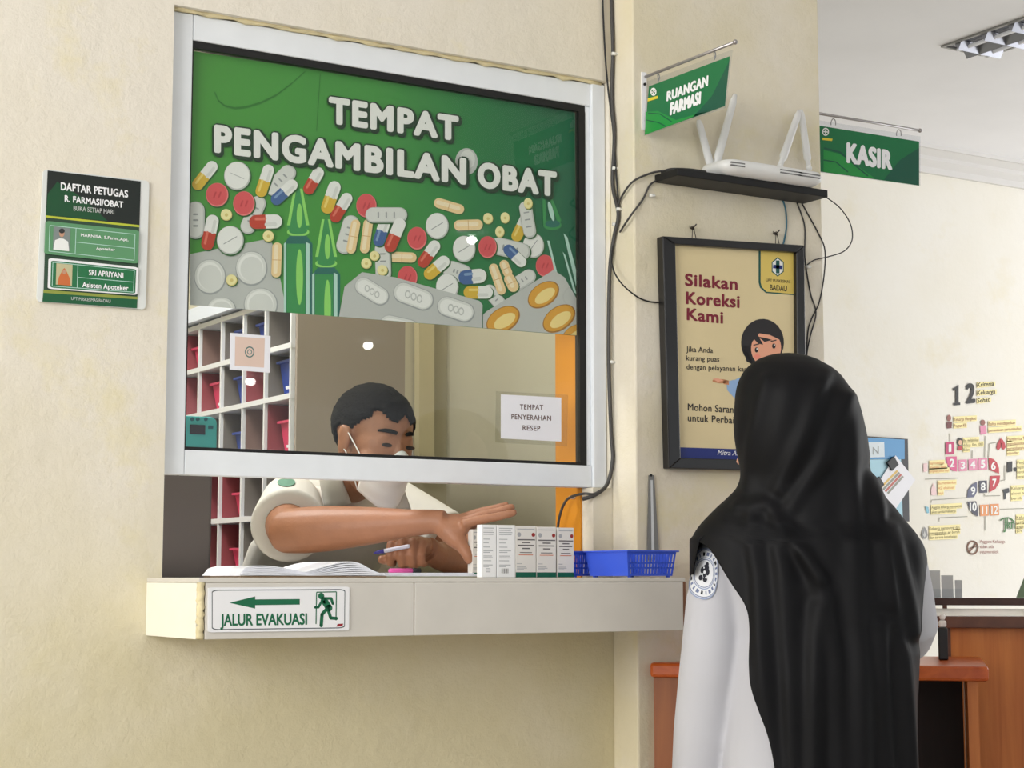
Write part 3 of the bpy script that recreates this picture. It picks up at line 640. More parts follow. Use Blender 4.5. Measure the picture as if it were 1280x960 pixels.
# cartoon girl (plain drawing)
sk = M('poster_skin', (240, 172, 140), .4); hair = M('poster_hair', (34, 30, 32), .4); blu = M('poster_blue', (150, 184, 226), .4)
P.poly([(300, 575), (330, 560), (420, 540), (520, 560), (545, 640), (545, 840), (330, 832), (318, 650)], blu, 2e-4); P.poly([(272, 580), (300, 572), (330, 640), (312, 652), (276, 612)], blu, 3e-4)
P.poly(ell(412, 428, 83, 92, 32, .05), hair, 3e-4); P.poly([(335, 440), (365, 440), (385, 520), (350, 500)], hair, 3e-4); P.poly(ell(426, 450, 58, 68, 32, .1), sk, 4e-4)
P.poly([(352, 400), (400, 345), (470, 360), (486, 420), (440, 398), (400, 392), (368, 430)], hair, 5e-4); P.poly([(370, 405), (395, 400), (415, 436), (396, 432)], hair, 6e-4); P.poly([(395, 405), (425, 410), (450, 418), (420, 425)], hair, 6e-4)
for ex in (389, 456): P.poly(ell(ex, 456 - (ex - 389) * .22, 7, 10, 16), mk, 6e-4); P.poly(ell(ex + 2, 452 - (ex - 389) * .22, 2.5, 3, 10), K['white'], 7e-4); P.line([(ex - 12, 438 - (ex - 389) * .22), (ex + 10, 433 - (ex - 389) * .22)], 4, mk, 6e-4)
P.line([(410, 500), (424, 500), (436, 492)], 5, M('poster_mouth', (170, 50, 50)), 6e-4); P.poly(ell(392, 482, 12, 10), M('poster_blush', (246, 150, 130)), 6e-4)
P.poly(ell(250, 577, 32, 8, 20, .05), M('poster_hand', (206, 140, 96)), 4e-4); P.poly([(258, 572), (282, 575), (282, 592), (262, 588)], M('poster_hand', (206, 140, 96)), 4e-4)
P.poly([(218, 568), (240, 566), (262, 574), (240, 580)], sk, 5e-4)
P.build('poster_print', q)
for px_, py_ in ((864, 296), (968, 303)):
    c = Plane('y', -.0875)(px_ - 1, py_ - 11); d = Plane('y', -.0875)(px_ + 1, py_ + 4)
    b = MB(); b.tube([c + Vector((0, .0012, 0)), c + Vector((0, -.012, 0)), c + Vector((.004, -.016, .006))], .0014, 6); b.tube([c + Vector((-.006 + .012 * i / 8, -.006 + .003 * math.sin(i * 2), .004 * math.sin(i * 1.5))) for i in range(9)], .001, 5)
    b.tube([c + Vector((0, -.008, 0)), d + Vector((-.006, -.008, 0)), d + Vector((.006, -.008, -.002)), c + Vector((.002, -.008, 0))], .0009, 5); b.build('wire_hanger', M('wire_dark', (70, 62, 58), .4, .6), q, smooth=True)

# ================================================================== ROUTER SHELF, ROUTER, CABLES
YP = -0.086
sh = thing('wall_shelf', 'small black floating shelf on the pillar carrying the white router', 'shelf', (2.33, -.12, 1.935))
MB().box(2.126, 2.53, -.166, YP - .0005, 1.937, 1.953).build('board', M('shelf_black', (9, 9, 10), .55), sh, bevel=.0015)
ro = thing('wifi_router', 'white four-antenna router lying on the black shelf', 'router', (2.39, -.135, 1.953))
mw = M('router_white', (232, 232, 230), .35)
c0 = Vector((2.375, -.145, 1.958)); b = MB()
pr = []
def rr3(cx, cy, hx, hy, r, z):
    return [Vector((x, y, z)) for x, y in rrect(cx - hx, cy - hy, cx + hx, cy + hy, r, 5)]
rx0, rx1 = 2.232, 2.506; cx_ = (rx0 + rx1) / 2; hx_ = (rx1 - rx0) / 2
b.loft([rr3(cx_, -.140, hx_ - .02, .04, .02, 1.9535), rr3(cx_, -.140, hx_ - .002, .052, .03, 1.9635), rr3(cx_, -.140, hx_, .053, .03, 1.973), rr3(cx_, -.140, hx_ - .004, .05, .03, 1.982), rr3(cx_, -.140, hx_ - .02, .036, .028, 1.9845)])
b.build('casing', mw, ro, smooth=True)
for x, z in ((2.262, 1.974), (2.262, 1.968), (2.405, 1.974), (2.405, 1.968), (2.455, 1.974), (2.455, 1.968)):
    ln = .018 if x < 2.3 else .030
    MB().box(x - ln, x + ln, -.1938, -.190, z - .0012, z + .0012).build('vent_slot', M('slot_grey', (120, 120, 120)), ro)
def antenna(basep, tip, y0, y1):
    a = Plane('y', y0)(*basep); c = Plane('y', y1)(*tip); d = (c - a)
    b = MB(); b.tube([a - d.normalized() * .006, a + d * .12, a + d * .16, a + d * .9, c], [.0065, .0065, .0100, .0085, .0050], 10, flat=(.62, Vector((0, 1, 0)))); b.ball(a, Vector((.007, 0, 0)), Vector((0, .007, 0)), Vector((0, 0, .007)), 10, 8)
    b.build('antenna', mw, ro, smooth=True)
antenna((890, 214), (873, 150), -.112, -.105); antenna((893, 213), (919, 118), -.112, -.112); antenna((975, 208), (999, 139), -.13, -.12); antenna((1011, 210), (1001, 137), -.112, -.112)

def spline(pts, n=8):
    out = []; P_ = [pts[0]] + list(pts) + [pts[-1]]
    for i in range(1, len(P_) - 2):
        p0, p1, p2, p3 = [Vector(P_[i + k]) for k in (-1, 0, 1, 2)]
        for j in range(n):
            t = j / n; out.append(.5 * ((2 * p1) + (-p0 + p2) * t + (2 * p0 - 5 * p1 + 4 * p2 - p3) * t * t + (-p0 + 3 * p1 - 3 * p2 + p3) * t ** 3))
    out.append(Vector(P_[-2])); return out
mcb = M('cable_grey', (66, 64, 62), .5); mck = M('cable_black', (26, 26, 28), .5); mct = M('cable_teal', (52, 104, 122), .5); mcw = M('clip_white', (236, 236, 230), .4)
def cpt(px_, py_, y):
    p = Plane('y', y)(px_, py_)
    if p.x > 2.067 and y > -.087: p = Plane('x', 2.0675)(px_, py_); p.y = max(-.094, min(-.006, p.y))
    return p
def cable(name, label, pts, r, m, group=None):      # pts: (px, py, y)
    b = MB(); b.tube(spline([cpt(*q_) for q_ in pts]), r, 8)
    return props(b.build(name, m, smooth=True), label, 'cable', group)
cable('wall_cable', 'thick grey cable running down the wall corner right of the window frame', [(763, -190, -.008), (764, -20, -.008), (766, 60, -.008), (765, 120, -.010), (768, 170, -.010), (766, 230, -.012), (773, 268, -.012), (767, 300, -.010), (762, 345, -.010), (761, 450, -.010), (764, 540, -.010), (766, 575, -.010), (759, 605, -.008), (745, 618, -.006), (728, 624, .004)], .0042, mcb)
c = cable('wall_cable', 'thin dark cable running beside the thick one above the window corner', [(752, -190, -.006), (753, -20, -.006), (756, 60, -.006), (760, 110, -.012), (766, 160, -.012), (770, 215, -.016), (774, 262, -.016)], .0020, mck)
cable('wall_cable', 'thin black cable looping from the corner bundle to the poster frame', [(773, 275, -.016), (767, 300, -.016), (765, 330, -.03), (775, 352, -.08), (795, 370, -.089), (812, 377, -.089), (829, 378, -.089)], .0016, mck)
cable('wall_cable', 'upper grey cable curving from the corner bundle up to the shelf', [(772, 266, -.016), (775, 250, -.03), (790, 228, -.089), (812, 217, -.092), (830, 213.5, -.10), (848, 213, -.12)], .0022, mcb)
cable('wall_cable', 'lower grey cable curving from the corner bundle up to the shelf end', [(775, 290, -.02), (788, 270, -.088), (803, 250, -.089), (812, 232, -.0895), (820, 226, -.091)], .0022, mcb)
cable('shelf_cable', 'black cable hump lying on the left end of the router shelf', [(828, 216, -.095), (838, 212.5, -.12), (858, 212.5, -.13), (876, 214.5, -.125), (890, 217, -.11)], .0042, mck)
cable('shelf_cable', 'thin teal cable hanging from the router shelf behind the poster', [(977, 246, -.088), (982, 262, -.088), (983, 285, -.088), (979, 306, -.088)], .0018, mct)
cable('shelf_cable', 'wavy black cable hanging from the shelf along the poster edge', [(994, 248, -.088), (1001, 266, -.088), (1006, 285, -.088), (1006, 320, -.0885), (1010, 350, -.0885), (1014, 370, -.0885), (1020, 392, -.0885), (1013, 420, -.0885), (1008, 450, -.0885), (1006, 520, -.0885)], .0015, mck)
cable('shelf_cable', 'black cable hanging from the shelf near the pillar edge', [(999, 248, -.088), (1010, 268, -.088), (1022, 290, -.088), (1031, 312, -.0885), (1030, 345, -.0885), (1024, 378, -.0885), (1014, 400, -.0885), (1009, 425, -.0885), (1005, 520, -.0885)], .0015, mck)
cable('shelf_cable', 'black cable looping out past the pillar edge from shelf to poster', [(1032, 246, -.12), (1050, 260, -.12), (1063, 280, -.12), (1065, 300, -.12), (1055, 314, -.11), (1035, 321, -.095), (1018, 325, -.089), (1008, 332, -.0885)], .0013, mck)
cable('wall_cable', 'dark cable running from the clip down the orange jamb', [(765, 575, -.012), (760, 603, -.009), (744, 617, -.008), (730, 617, .01), (712, 622, .05), (704, 632, .07), (699, 648, .085), (697, 662, .09)], .0028, mcb)
clip_ = thing('cable_clip', 'white cable clip', 'cable clip', (0, 0, 0))
b = MB(); b.box(-.004, .004, -.008, .0, -.003, .003); b.tube([(-.006, -.006, 0), (.006, -.006, 0)], .0032, 8); b.tube([(.005, 0, 0), (.005, -.010, 0)], .0013, 6); b.build('clip_body', mcw, clip_, smooth=True)
clips = [((766, 68), 0, 'white cable clip on the corner cable highest above the window corner'), ((767, 211), 0, 'white cable clip on the corner cable level with the router shelf'), ((772, 262), -.004, 'white cable clip where the two shelf cables leave the corner bundle'),
         ((767, 281), 0, 'white cable clip just below the knot of the corner cables'), ((762, 453), 0, 'white cable clip halfway down the cable beside the window frame'), ((813, 245), -.087, 'white clip on the pillar below the left end of the router shelf'), ((1008, 334), -.087, 'white clip beside the upper right edge of the poster frame'), ((713, 622), .06, 'white cable clip on the orange window jamb')]
for i, (p, y, lb) in enumerate(clips):
    o = clip_ if i == 0 else copy_tree(clip_); o.location = cpt(p[0], p[1], y - .0005); o['label'] = lb; o['group'] = 'white cable clips'
q = thing('metal_bar', 'slim grey metal strip hanging from a nail on the pillar above the blue basket', 'bar', Plane('y', YP)(813, 686))
b = MB(); b.prism([Plane('y', YP)(x, y, .002) for x, y in ((810.5, 594), (816.5, 594), (823.5, 700), (808, 700))], (0, -.003, 0)); b.build('strip', M('bar_steel', (128, 126, 122), .35, .5), q)
b = MB(); b.prism([Plane('y', YP)(x, y, .0052) for x, y in ((813, 600), (815.5, 600), (818, 700), (814.5, 700))], (0, -.001, 0)); b.build('ridge', M('bar_bright', (206, 206, 204), .3, .5), q)
b = MB(); b.tube([Plane('y', YP)(814, 594, -.003), Plane('y', YP)(814, 594, .010)], .0016, 8); b.ball(Plane('y', YP)(814, 594, .010), Vector((.003, 0, 0)), Vector((0, .001, 0)), Vector((0, 0, .003)), 10, 6); b.build('nail', m_black, q)

# ================================================================== THINGS ON THE LEDGE
LZ = 1.1203
def px2x(px_, y): return Plane('y', y)(px_, 700).x
mbw = M('carton_white', (242, 242, 242), .5); mbg = M('carton_pale', (226, 222, 216), .5); mbt = M('carton_green', (0, 92, 70), .45); mtx = M('carton_ink', (168, 169, 173), .5); mtd = M('carton_dark', (104, 100, 98), .5); mrd = M('carton_red', (150, 40, 36), .5); mor = M('carton_orange', (206, 120, 84), .5)
def carton(x0, x1, y, d, h, style, label, group):
    q = thing('medicine_box', label, 'medicine box', ((x0 + x1) / 2, y + d / 2, LZ), group)
    b = MB(); b.box(x0, x1, y, y + d, LZ, LZ + h); b.build('carton', mbw if style < 2 else mbg, q, bevel=.0008)
    W_ = x1 - x0; b = MB()
    def bar(u0, u1, v0, v1, mi, off=.0002):
        yy = y - off; b.poly([(x0 + W_ * u0, yy, LZ + h * v0), (x0 + W_ * u1, yy, LZ + h * v0), (x0 + W_ * u1, yy, LZ + h * v1), (x0 + W_ * u0, yy, LZ + h * v1)], mi)
    if style < 2:
        for v, u1 in ((.93, .8), (.89, .72), (.85, .8), (.81, .75), (.72, .5), (.65, .4), (.57, .5), (.5, .72), (.47, .5), (.4, .65), (.37, .7), (.31, .6), (.23, .7), (.2, .4)): bar(.12, .12 + u1 * .9, v, v + .013, 0)
        if style == 1:
            for i in range(9): bar(.25 + i * .045, .25 + i * .045 + (.015 if i % 3 else .03), .08, .17, 1)
        else:
            for v in (.16, .13, .1): bar(.3, .6, v, v + .012, 0)
        b.build('carton_print', [mtx, mtd], q)
    else:
        bar(0, 1, 0, .1, 2); bar(.08, .92, .93, .945, 0)
        b.poly([(x0 + W_ * (.17 + .09 * math.cos(t)), y - .0002, LZ + h * (.83 + .045 * math.sin(t))) for t in [i * math.pi / 8 for i in range(16)]], 0)
        b.poly([(x0 + W_ * (.87 + .09 * math.cos(t)), y - .0002, LZ + h * (.83 + .04 * math.sin(t))) for t in [i * math.pi / 8 for i in range(16)]], 3)
        for v, u0, u1 in ((.72, .08, .95), (.665, .3, .72), (.61, .1, .9), (.55, .32, .7)): bar(u0, u1, v, v + .024, 1)
        bar(.2, .8, .475, .49, 1); bar(.15, .85, .43, .445, 4)
        for v, u1 in ((.26, .3), (.2, .5), (.175, .55), (.15, .4)): bar(.06, u1, v, v + .012, 0)
        b.build('carton_print', [mtx, mtd, mbt, mrd, mor], q)
    return q
BY = -.115
carton(px2x(590.5, -.062), px2x(607, -.062), -.062, .018, .092, 2, 'pale medicine box half hidden behind the first white box beside the thumb', 'medicine boxes')
carton(px2x(602, BY), px2x(620.3, BY), BY, .018, .0995, 0, 'white medicine box, first at the left end of the front row', 'medicine boxes')
carton(px2x(621.2, BY), px2x(644, BY), BY, .022, .0995, 1, 'white medicine box with a barcode at its foot', 'medicine boxes')
carton(px2x(644.6, BY), px2x(670, BY), BY, .034, .0985, 2, 'green-footed medicine box standing right beside the barcode box', 'medicine boxes')
carton(px2x(671, BY), px2x(695.2, BY), BY, .034, .0975, 2, 'green-footed medicine box, middle one of three', 'medicine boxes')
carton(px2x(697, BY), px2x(717.3, BY), BY, .034, .0965, 2, 'green-footed medicine box nearest the blue baskets', 'medicine boxes')
mbl = M('basket_blue', (58, 92, 216), .35, spec=.5)
def basket(x0, x1, y0, y1, z, h, label, solid_left=True, ta=.006):
    q = thing('plastic_basket', label, 'basket', ((x0 + x1) / 2, (y0 + y1) / 2, z), 'blue plastic baskets'); t = .0018
    bx0, bx1, by0, by1 = x0 + ta, x1 - ta, y0 + ta, y1 - ta
    MB().box(bx0, bx1, by0, by1, z + .003, z + .005).build('basket_floor', mbl, q)
    b = MB()
    def side(p, q_, pb, qb, slots):
        p, q_, pb, qb = [Vector(v) for v in (p, q_, pb, qb)]; nrm = (q_ - p).cross(pb - p).normalized() * t
        def at(u, v): return (p * (1 - u) + q_ * u) * (1 - v) + (pb * (1 - u) + qb * u) * v
        def strip(u0, u1, v0, v1): b.prism([at(u0, v0), at(u1, v0), at(u1, v1), at(u0, v1)], nrm)
        if not slots: strip(0, 1, 0, 1); return
        for v0, v1 in ((0, .12), (.44, .50), (.64, .70), (.90, 1)): strip(0, 1, v0, v1)
        for i in range(slots + 1): strip(i / slots * .97, i / slots * .97 + .03, .1, .92)
    T = z + h; B_ = z + .003
    side((x0, y0, T), (x1, y0, T), (bx0, by0, B_), (bx1, by0, B_), 15); side((x0, y1, T), (x1, y1, T), (bx0, by1, B_), (bx1, by1, B_), 15)
    side((x0, y0, T), (x0, y1, T), (bx0, by0, B_), (bx0, by1, B_), 0 if solid_left else 12); side((x1, y0, T), (x1, y1, T), (bx1, by0, B_), (bx1, by1, B_), 12)
    b.build('basket_walls', mbl, q)
    b = MB(); e = .004
    b.box(x0 - e, x1 + e, y0 - e, y0 + .002, T - .001, T + .002); b.box(x0 - e, x1 + e, y1 - .002, y1 + e, T - .001, T + .002); b.box(x0 - e, x0 + .002, y0 + .002, y1 - .002, T - .001, T + .002); b.box(x1 - .002, x1 + e, y0 + .002, y1 - .002, T - .001, T + .002); b.build('rim', mbl, q, bevel=.0006)
    for xx in (bx0 + .006, bx1 - .006):
        for yy in (by0 + .006, by1 - .006): MB().tube([(xx, yy, z), (xx, yy, z + .004)], .004, 8).build('foot', mbl, q)
basket(1.947, 2.062, -.235, -.092, LZ, .050, 'blue plastic basket in front at the right end of the ledge')
basket(1.925, 2.000, -.078, .045, LZ, .050, 'blue plastic basket standing behind the front basket, beside the boxes', False)

# open ledger, notebook, pens
q = thing('ledger_book', 'thick open ledger with curling white pages lying on the ledge', 'book', (1.33, .02, LZ))
mpg = M('page_white', (232, 234, 242), .6, nscale=60, namt=.05); mcv = M('cover_brown', (120, 96, 66), .6)
x0, x1 = px2x(288, -.06), px2x(484, -.10); yA, yB = -.10, .075
MB().box(x0 + .004, x1 - .002, yA - .002, yB, LZ, LZ + .0025).build('cover', mcv, q)
b = MB()
def top(u): # page block profile over the width
    if u < .47: return .006 + .012 * math.sin(math.pi * (u / .47) ** .6) ** .8
    v = (u - .47) / .53; return .006 + .020 * math.sin(math.pi * min(1, v ** 1.6)) ** .7 if v < .99 else .004
for k in range(7):
    f0 = (k + .15) / 7; rows = []
    for yk in range(2):
        rows.append([])
    NN = 48; hi = []; lo = []
    for i in range(NN + 1):
        u = i / NN; jx = random.uniform(-.001, .001); x = x0 + (x1 - x0) * (u * (1 - .02 * k) + .01 * k) - .002 * k
        z = LZ + .003 + top(u) * (k + 1) / 7; hi.append((x, z)); lo.append((x, LZ + .0027 + top(u) * (k + .35) / 7))
    yoff = random.uniform(-.004, .004)
    vs = [(x, yA + yoff, z) for x, z in lo] + [(x, yA + yoff, z) for x, z in hi] + [(x, yB, z) for x, z in lo] + [(x, yB, z) for x, z in hi]; n_ = NN + 1; fs = []
    for i in range(NN): fs += [(i, i + 1, n_ + i + 1, n_ + i), (n_ + i, n_ + i + 1, 3 * n_ + i + 1, 3 * n_ + i), (2 * n_ + i, 3 * n_ + i, 3 * n_ + i + 1, 2 * n_ + i + 1), (i, 2 * n_ + i, 2 * n_ + i + 1, i + 1)]
    fs += [(0, n_, 3 * n_, 2 * n_), (NN, 2 * n_ + NN, 3 * n_ + NN, n_ + NN)]
    b.add(vs, fs, 0)
b.build('pages', mpg, q)
q = thing('notebook', 'thin white notebook lying flat beside the ledger under the hand', 'notebook', (1.59, 0, LZ))
xa, xb = px2x(485, -.09), px2x(604, -.055)
MB().box(xa, xb, -.075, .09, LZ, LZ + .0022).build('cover', M('notebook_cover', (150, 150, 130), .6), q)
b = MB()
for k in range(3): b.box(xa + .002 + .002 * k, xb - .003 - .012 * k, -.073 + .003 * k, .088, LZ + .0023 + k * .0022, LZ + .0042 + k * .0022)
b.build('pages', mpg, q)
def pen(name, label, a, c, r, cols):
    q = thing(name, label, 'pen', (Vector(a) + Vector(c)) / 2); a = Vector(a); c = Vector(c); d = c - a
    MB().tube([a, a + d * .06, a + d * .72], [r * .6, r, r], 10).build('barrel', cols[0], q, smooth=True); MB().tube([a + d * .72, a + d * .98, c], [r * 1.12, r * 1.08, r * .5], 10).build('cap', cols[1], q, smooth=True)
pen('highlighter', 'pink highlighter pen lying on the notebook', Plane('y', -.055)(486, 713.5), Plane('y', -.055)(526, 713.5), .0048, (M('pink_plastic', (236, 96, 176), .35), m_black))

# ================================================================== PHARMACY INTERIOR
RX = 1.75
rk = thing('cubby_shelf', 'white and pink cubby shelf of medicine trays behind the window', 'shelf', (RX + .15, 1.25, 0))
mrw = M('rack_white', (222, 224, 232), .4); mrp = M('rack_pink', (150, 76, 84), .5); mrg = M('rack_grey', (124, 118, 114), .5); mrt = M('rack_taupe', (132, 106, 100), .5)
ys = [.900, 1.056, 1.196, 1.345, 1.505, 1.63]; zs = [.04, .30, .55, .80, 1.02, 1.124, 1.267, 1.413, 1.558, 1.682, 1.80]
b = MB()
for y in ys: b.box(RX, RX + .30, y - .0045, y + .0045, 0, 1.82)
for z in zs: b.box(RX - .001, RX + .299, ys[0] - .0061, ys[-1] + .0061, z - .0065, z + .0065)
b.build('frame', mrw, rk)
MB().box(RX + .01, RX + .305, .882, .8935, 0, 1.83).build('end_panel', M('panel_taupe', (158, 147, 138), .5), rk, label='taupe end panel')
MB().box(RX - .02, RX + .30, .890, 1.636, 1.812, 1.850).build('top_board', M('rack_top', (214, 222, 240), .4), rk)
pink = {(4, 9), (3, 8), (1, 8), (0, 7), (4, 8), (2, 6), (2, 5), (3, 6), (3, 5), (0, 5)}; dim = {(3, 9): 1, (1, 7): 1}
for ci in range(5):
    for ri in range(len(zs) - 1):
        MB().box(RX + .285, RX + .295, ys[ci] + .0065, ys[ci + 1] - .0065, zs[ri] + .009, zs[ri + 1] - .009).build('back_panel', mrp if (ci, ri) in pink else mrg, rk)
        MB().box(RX + .008, RX + .284, ys[ci + 1] - .0085, ys[ci + 1] - .0065, zs[ri] + .009, zs[ri + 1] - .009).build('cell_liner', mrp if (ci, ri) in pink else mrt if (ci, ri) in dim else mrg, rk)
mbb = M('bin_blue', (40, 66, 150), .4); mbp = M('bin_pink', (206, 58, 98), .4); mlb = M('bin_label', (226, 228, 236), .6)
def tray(y, z, m, label, name='storage_tray', lab=True, wy=.085, h=.072, xf=.03):
    q = thing(name, label, 'tray', (RX + xf + .08, y, z)); x0 = RX + xf; e = .006
    b = MB(); b.loft([[Vector((x0 + .012, y - wy / 2 + e, z)), Vector((x0 + .15, y - wy / 2 + e, z)), Vector((x0 + .15, y + wy / 2 - e, z)), Vector((x0 + .012, y + wy / 2 - e, z))],
                      [Vector((x0, y - wy / 2, z + h)), Vector((x0 + .155, y - wy / 2, z + h)), Vector((x0 + .155, y + wy / 2, z + h)), Vector((x0, y + wy / 2, z + h))]], cap=False)
    b.poly([(x0 + .012, y - wy / 2 + e, z), (x0 + .15, y - wy / 2 + e, z), (x0 + .15, y + wy / 2 - e, z), (x0 + .012, y + wy / 2 - e, z)]); b.build('tray_body', m, q, solid=.002)
    b = MB(); b.box(x0 - .008, x0 + .004, y - wy / 2 - .006, y + wy / 2 + .006, z + h - .002, z + h + .004); b.build('lip', m, q)
    if lab: b = MB(); b.poly([(x0 + .002, y - wy / 2 + .014, z + h * .85), (x0 + .002, y + wy / 2 - .014, z + h * .85), (x0 + .0085, y + wy / 2 - .018, z + h * .22), (x0 + .0085, y - wy / 2 + .018, z + h * .22)]); b.build('label_card', mlb, q)
tray(.975, zs[8] + .0085, mbb, 'blue tray with a white card at the shelf end, right of the square sticker', wy=.105, h=.085)
tray(1.265, zs[8] + .0085, mbb, 'blue tray with a white card below the square sticker', wy=.08)
tray(1.12, zs[9] + .0085, mbb, 'blue tray just above the right corner of the square sticker', lab=False)
tray(1.265, zs[9] + .0085, mbb, 'blue tray just above the middle of the square sticker', lab=False)
tray(1.43, zs[8] + .0085, mbp, 'pink tray with a white card in the left part of the cubby shelf')
tray(1.265, zs[7] + .0085, mbb, 'low blue tray with a white card near the window bottom')
tray(.975, zs[7] + .0085, mbp, 'pink tray at the shelf end beside the seated head', h=.08)
tray(1.26, zs[6] + .0085, mbp, 'bright pink tray seen below the window frame', h=.06); tray(1.27, zs[5] + .0085, mbp, 'lowest pink tray seen just above the ledger', h=.06, lab=False)
tray(1.57, zs[9] + .0085, mbp, 'pink tray at the far left edge of the window glass', h=.06)
q = thing('storage_cabinet', 'dark grey cabinet standing inside the pharmacy at the left edge of the opening', 'cabinet', (1.14, .62, 0))
mdg = M('cabinet_grey', (98, 92, 94), .55)
MB().box(.90, 1.372, .44, .86, .0, 1.345).build('body', mdg, q, bevel=.004); MB().box(.91, 1.366, .435, .4395, .03, 1.33).build('door', M('cabinet_door', (104, 97, 98), .5), q, bevel=.002)
MB().box(1.345, 1.352, .425, .435, .8, .95).build('handle', m_black, q)
q = thing('teal_device', 'teal plastic device with a dark screen on the dark grey cabinet', 'device', (1.22, .52, 1.345))
PT = Plane('y', .46); mtl = M('device_teal', (64, 168, 176), .4)
tl = PT(222, 519); br = PT(271, 566)
b = MB(); pts = [Vector((x, .46, z)) for x, z in rrect(tl.x, 1.3455, br.x, tl.z, .014, 5)]; b.prism(pts, (0, .08, 0)); b.build('casing', mtl, q, bevel=.003)
MB().box(PT(237, 540).x, PT(256, 540).x, .4575, .4598, PT(245, 543).z, PT(245, 531).z).build('screen', M('screen_dark', (34, 26, 40), .2), q)
MB().box(PT(260, 540).x, PT(266, 540).x, .4578, .4598, PT(262, 536).z, PT(262, 532).z).build('button', M('btn', (36, 90, 110)), q)
MB().box(PT(240, 540).x, PT(263, 540).x, .4582, .4598, PT(262, 561).z, PT(262, 559.5).z).build('slot', M('slot_teal', (30, 96, 104)), q)
for x_ in (240, 247, 257): MB().tube([PT(x_, 524), PT(x_, 524) + Vector((0, -.003, 0))], .004, 8).build('knob', M('btn', (36, 90, 110)), q)
q = MB(); q.prism([Plane('y', 1.6)(x, y) for x, y in ((524, 380), (543, 380), (543, 590), (524, 590))], (0, .03, 0)); o = q.build('pale_strip', M('strip_beige', (196, 186, 152), .8)); props(o, 'narrow pale beige strip in the corner behind the head', 'cloth')  # narrow pale beige strip in the far corner

# ================================================================== HALL: infographic, noticeboard, counters, light
PH = Plane('y', 3.0)
q = thing('wall_infographic', 'colourful sticker 12 Kriteria Keluarga Sehat on the back wall', 'wall sticker', PH(1225, 695))
P = Print(PH, .003).at(1060, 440, .29178)
C_ = lambda n, c: M('info_' + n, c, .5)
mg, pk, pk2, rd, sl, dk, og = C_('magenta', (196, 52, 108)), C_('pink', (216, 92, 140)), C_('rose', (224, 142, 172)), C_('red', (190, 48, 62)), C_('slate', (92, 96, 122)), C_('dark', (62, 62, 80)), C_('orange', (224, 148, 92))
yl, tx_, rt_, gn = C_('yellow', (250, 236, 170)), C_('text', (116, 104, 70)), C_('textred', (140, 60, 50)), C_('green', (40, 110, 40)); kk = C_('black', (22, 20, 20))
P.poly([(462, 150), (472, 140), (474, 140), (474, 216), (481, 216), (481, 227), (452, 229), (452, 218), (461, 218), (461, 162), (450, 168), (450, 156)], kk, 1.5e-3); P.text('2', (505, 222), (546, 218), 86, 86, kk, 1.5e-3, .03)
for st, y in (('Kriteria', 150), ('Keluarga', 184), ('Sehat', 218)):
    x1_ = 553 + (72 if st == 'Kriteria' else 78 if st == 'Keluarga' else 54); P.poly([(552, y + 4), (x1_ + 6, y - 4), (x1_ + 6, y - 24), (552, y - 20)], yl, 1e-3); P.text(st, (553, y), (x1_, y - 6), 19, 19, kk, 1.5e-3, .015, 1.0, .1)
def arcq(cx, cy, rx, ry, a0, a1, inner): # quarter ring tile
    return [(cx + rx * math.cos(math.radians(a0 + (a1 - a0) * i / 8)), cy + ry * math.sin(math.radians(a0 + (a1 - a0) * i / 8))) for i in range(9)] + [(cx + inner * (1 if math.cos(math.radians(a1)) == 0 else 0), cy)]
def tile(pts, m, st, tx, ty, h, wd):
    P.poly(pts, m, 1e-3); P.text(st, (tx - wd / 2, ty + h / 2), (tx + wd / 2, ty + h / 2 - 1), h, h, K['white'], 1.6e-3, .03)
tile([(418, 386), (455, 384), (454, 437), (418, 439)], mg, '1', 437, 412, 34, 12)
tile([(420, 449), (466, 447), (467, 512), (450, 509), (434, 497), (424, 477)], pk, '2', 446, 476, 36, 22); tile([(473, 462), (509, 460), (511, 509), (474, 511)], pk2, '3', 492, 486, 32, 20)
tile([(516, 459), (553, 457), (555, 506), (517, 508)], pk2, '4', 535, 483, 34, 22); tile([(559, 456), (596, 454), (597, 503), (559, 505)], pk2, '5', 578, 480, 36, 20)
tile([(602, 452), (622, 458), (638, 473), (647, 497), (648, 521), (606, 505)], rd, '6', 623, 488, 34, 20); tile([(610, 531), (652, 529), (648, 560), (632, 586), (605, 602)], rd, '7', 627, 560, 34, 18)
tile([(561, 552), (595, 550), (597, 602), (563, 604)], dk, '8', 579, 577, 34, 20); tile([(553, 556), (553, 598), (540, 622), (510, 624), (514, 592), (530, 568)], sl, '9', 536, 595, 34, 20)
tile([(511, 641), (549, 639), (556, 668), (557, 705), (538, 696), (520, 672)], dk, '10', 536, 664, 36, 30)
P.poly([(565, 655), (603, 653), (604, 701), (567, 703)], og, 1e-3); P.poly([(608, 652), (646, 650), (648, 699), (610, 701)], og, 1e-3)
P.text('11', (574, 696), (597, 695), 34, 34, K['white'], 1.6e-3, .02); P.text('12', (614, 694), (642, 692), 34, 34, K['white'], 1.6e-3, .02)
def blockt(x, y, lines, wd, m=tx_, h=13, step=27, sk=-.06, hl=True):
    for i, st in enumerate(lines):
        yy = y + step * i; l_ = wd * min(1, len(st) / max(len(s_) for s_ in lines))
        if hl: P.poly([(x - 2, yy + 5), (x + l_ + 3, yy + 5 + l_ * sk), (x + l_ + 3, yy - h - 6 + l_ * sk), (x - 2, yy - h - 6)], yl, 1e-3)
        P.text(st, (x, yy), (x + l_, yy + l_ * sk), h, h, m, 1.6e-3, .0)
blockt(454, 296, ['Keluarga Mengikuti', 'Program KB'], 95, rt_); blockt(603, 315, ['Balita mendapatkan', 'pemantauan pertumbuhan'], 138, rt_)
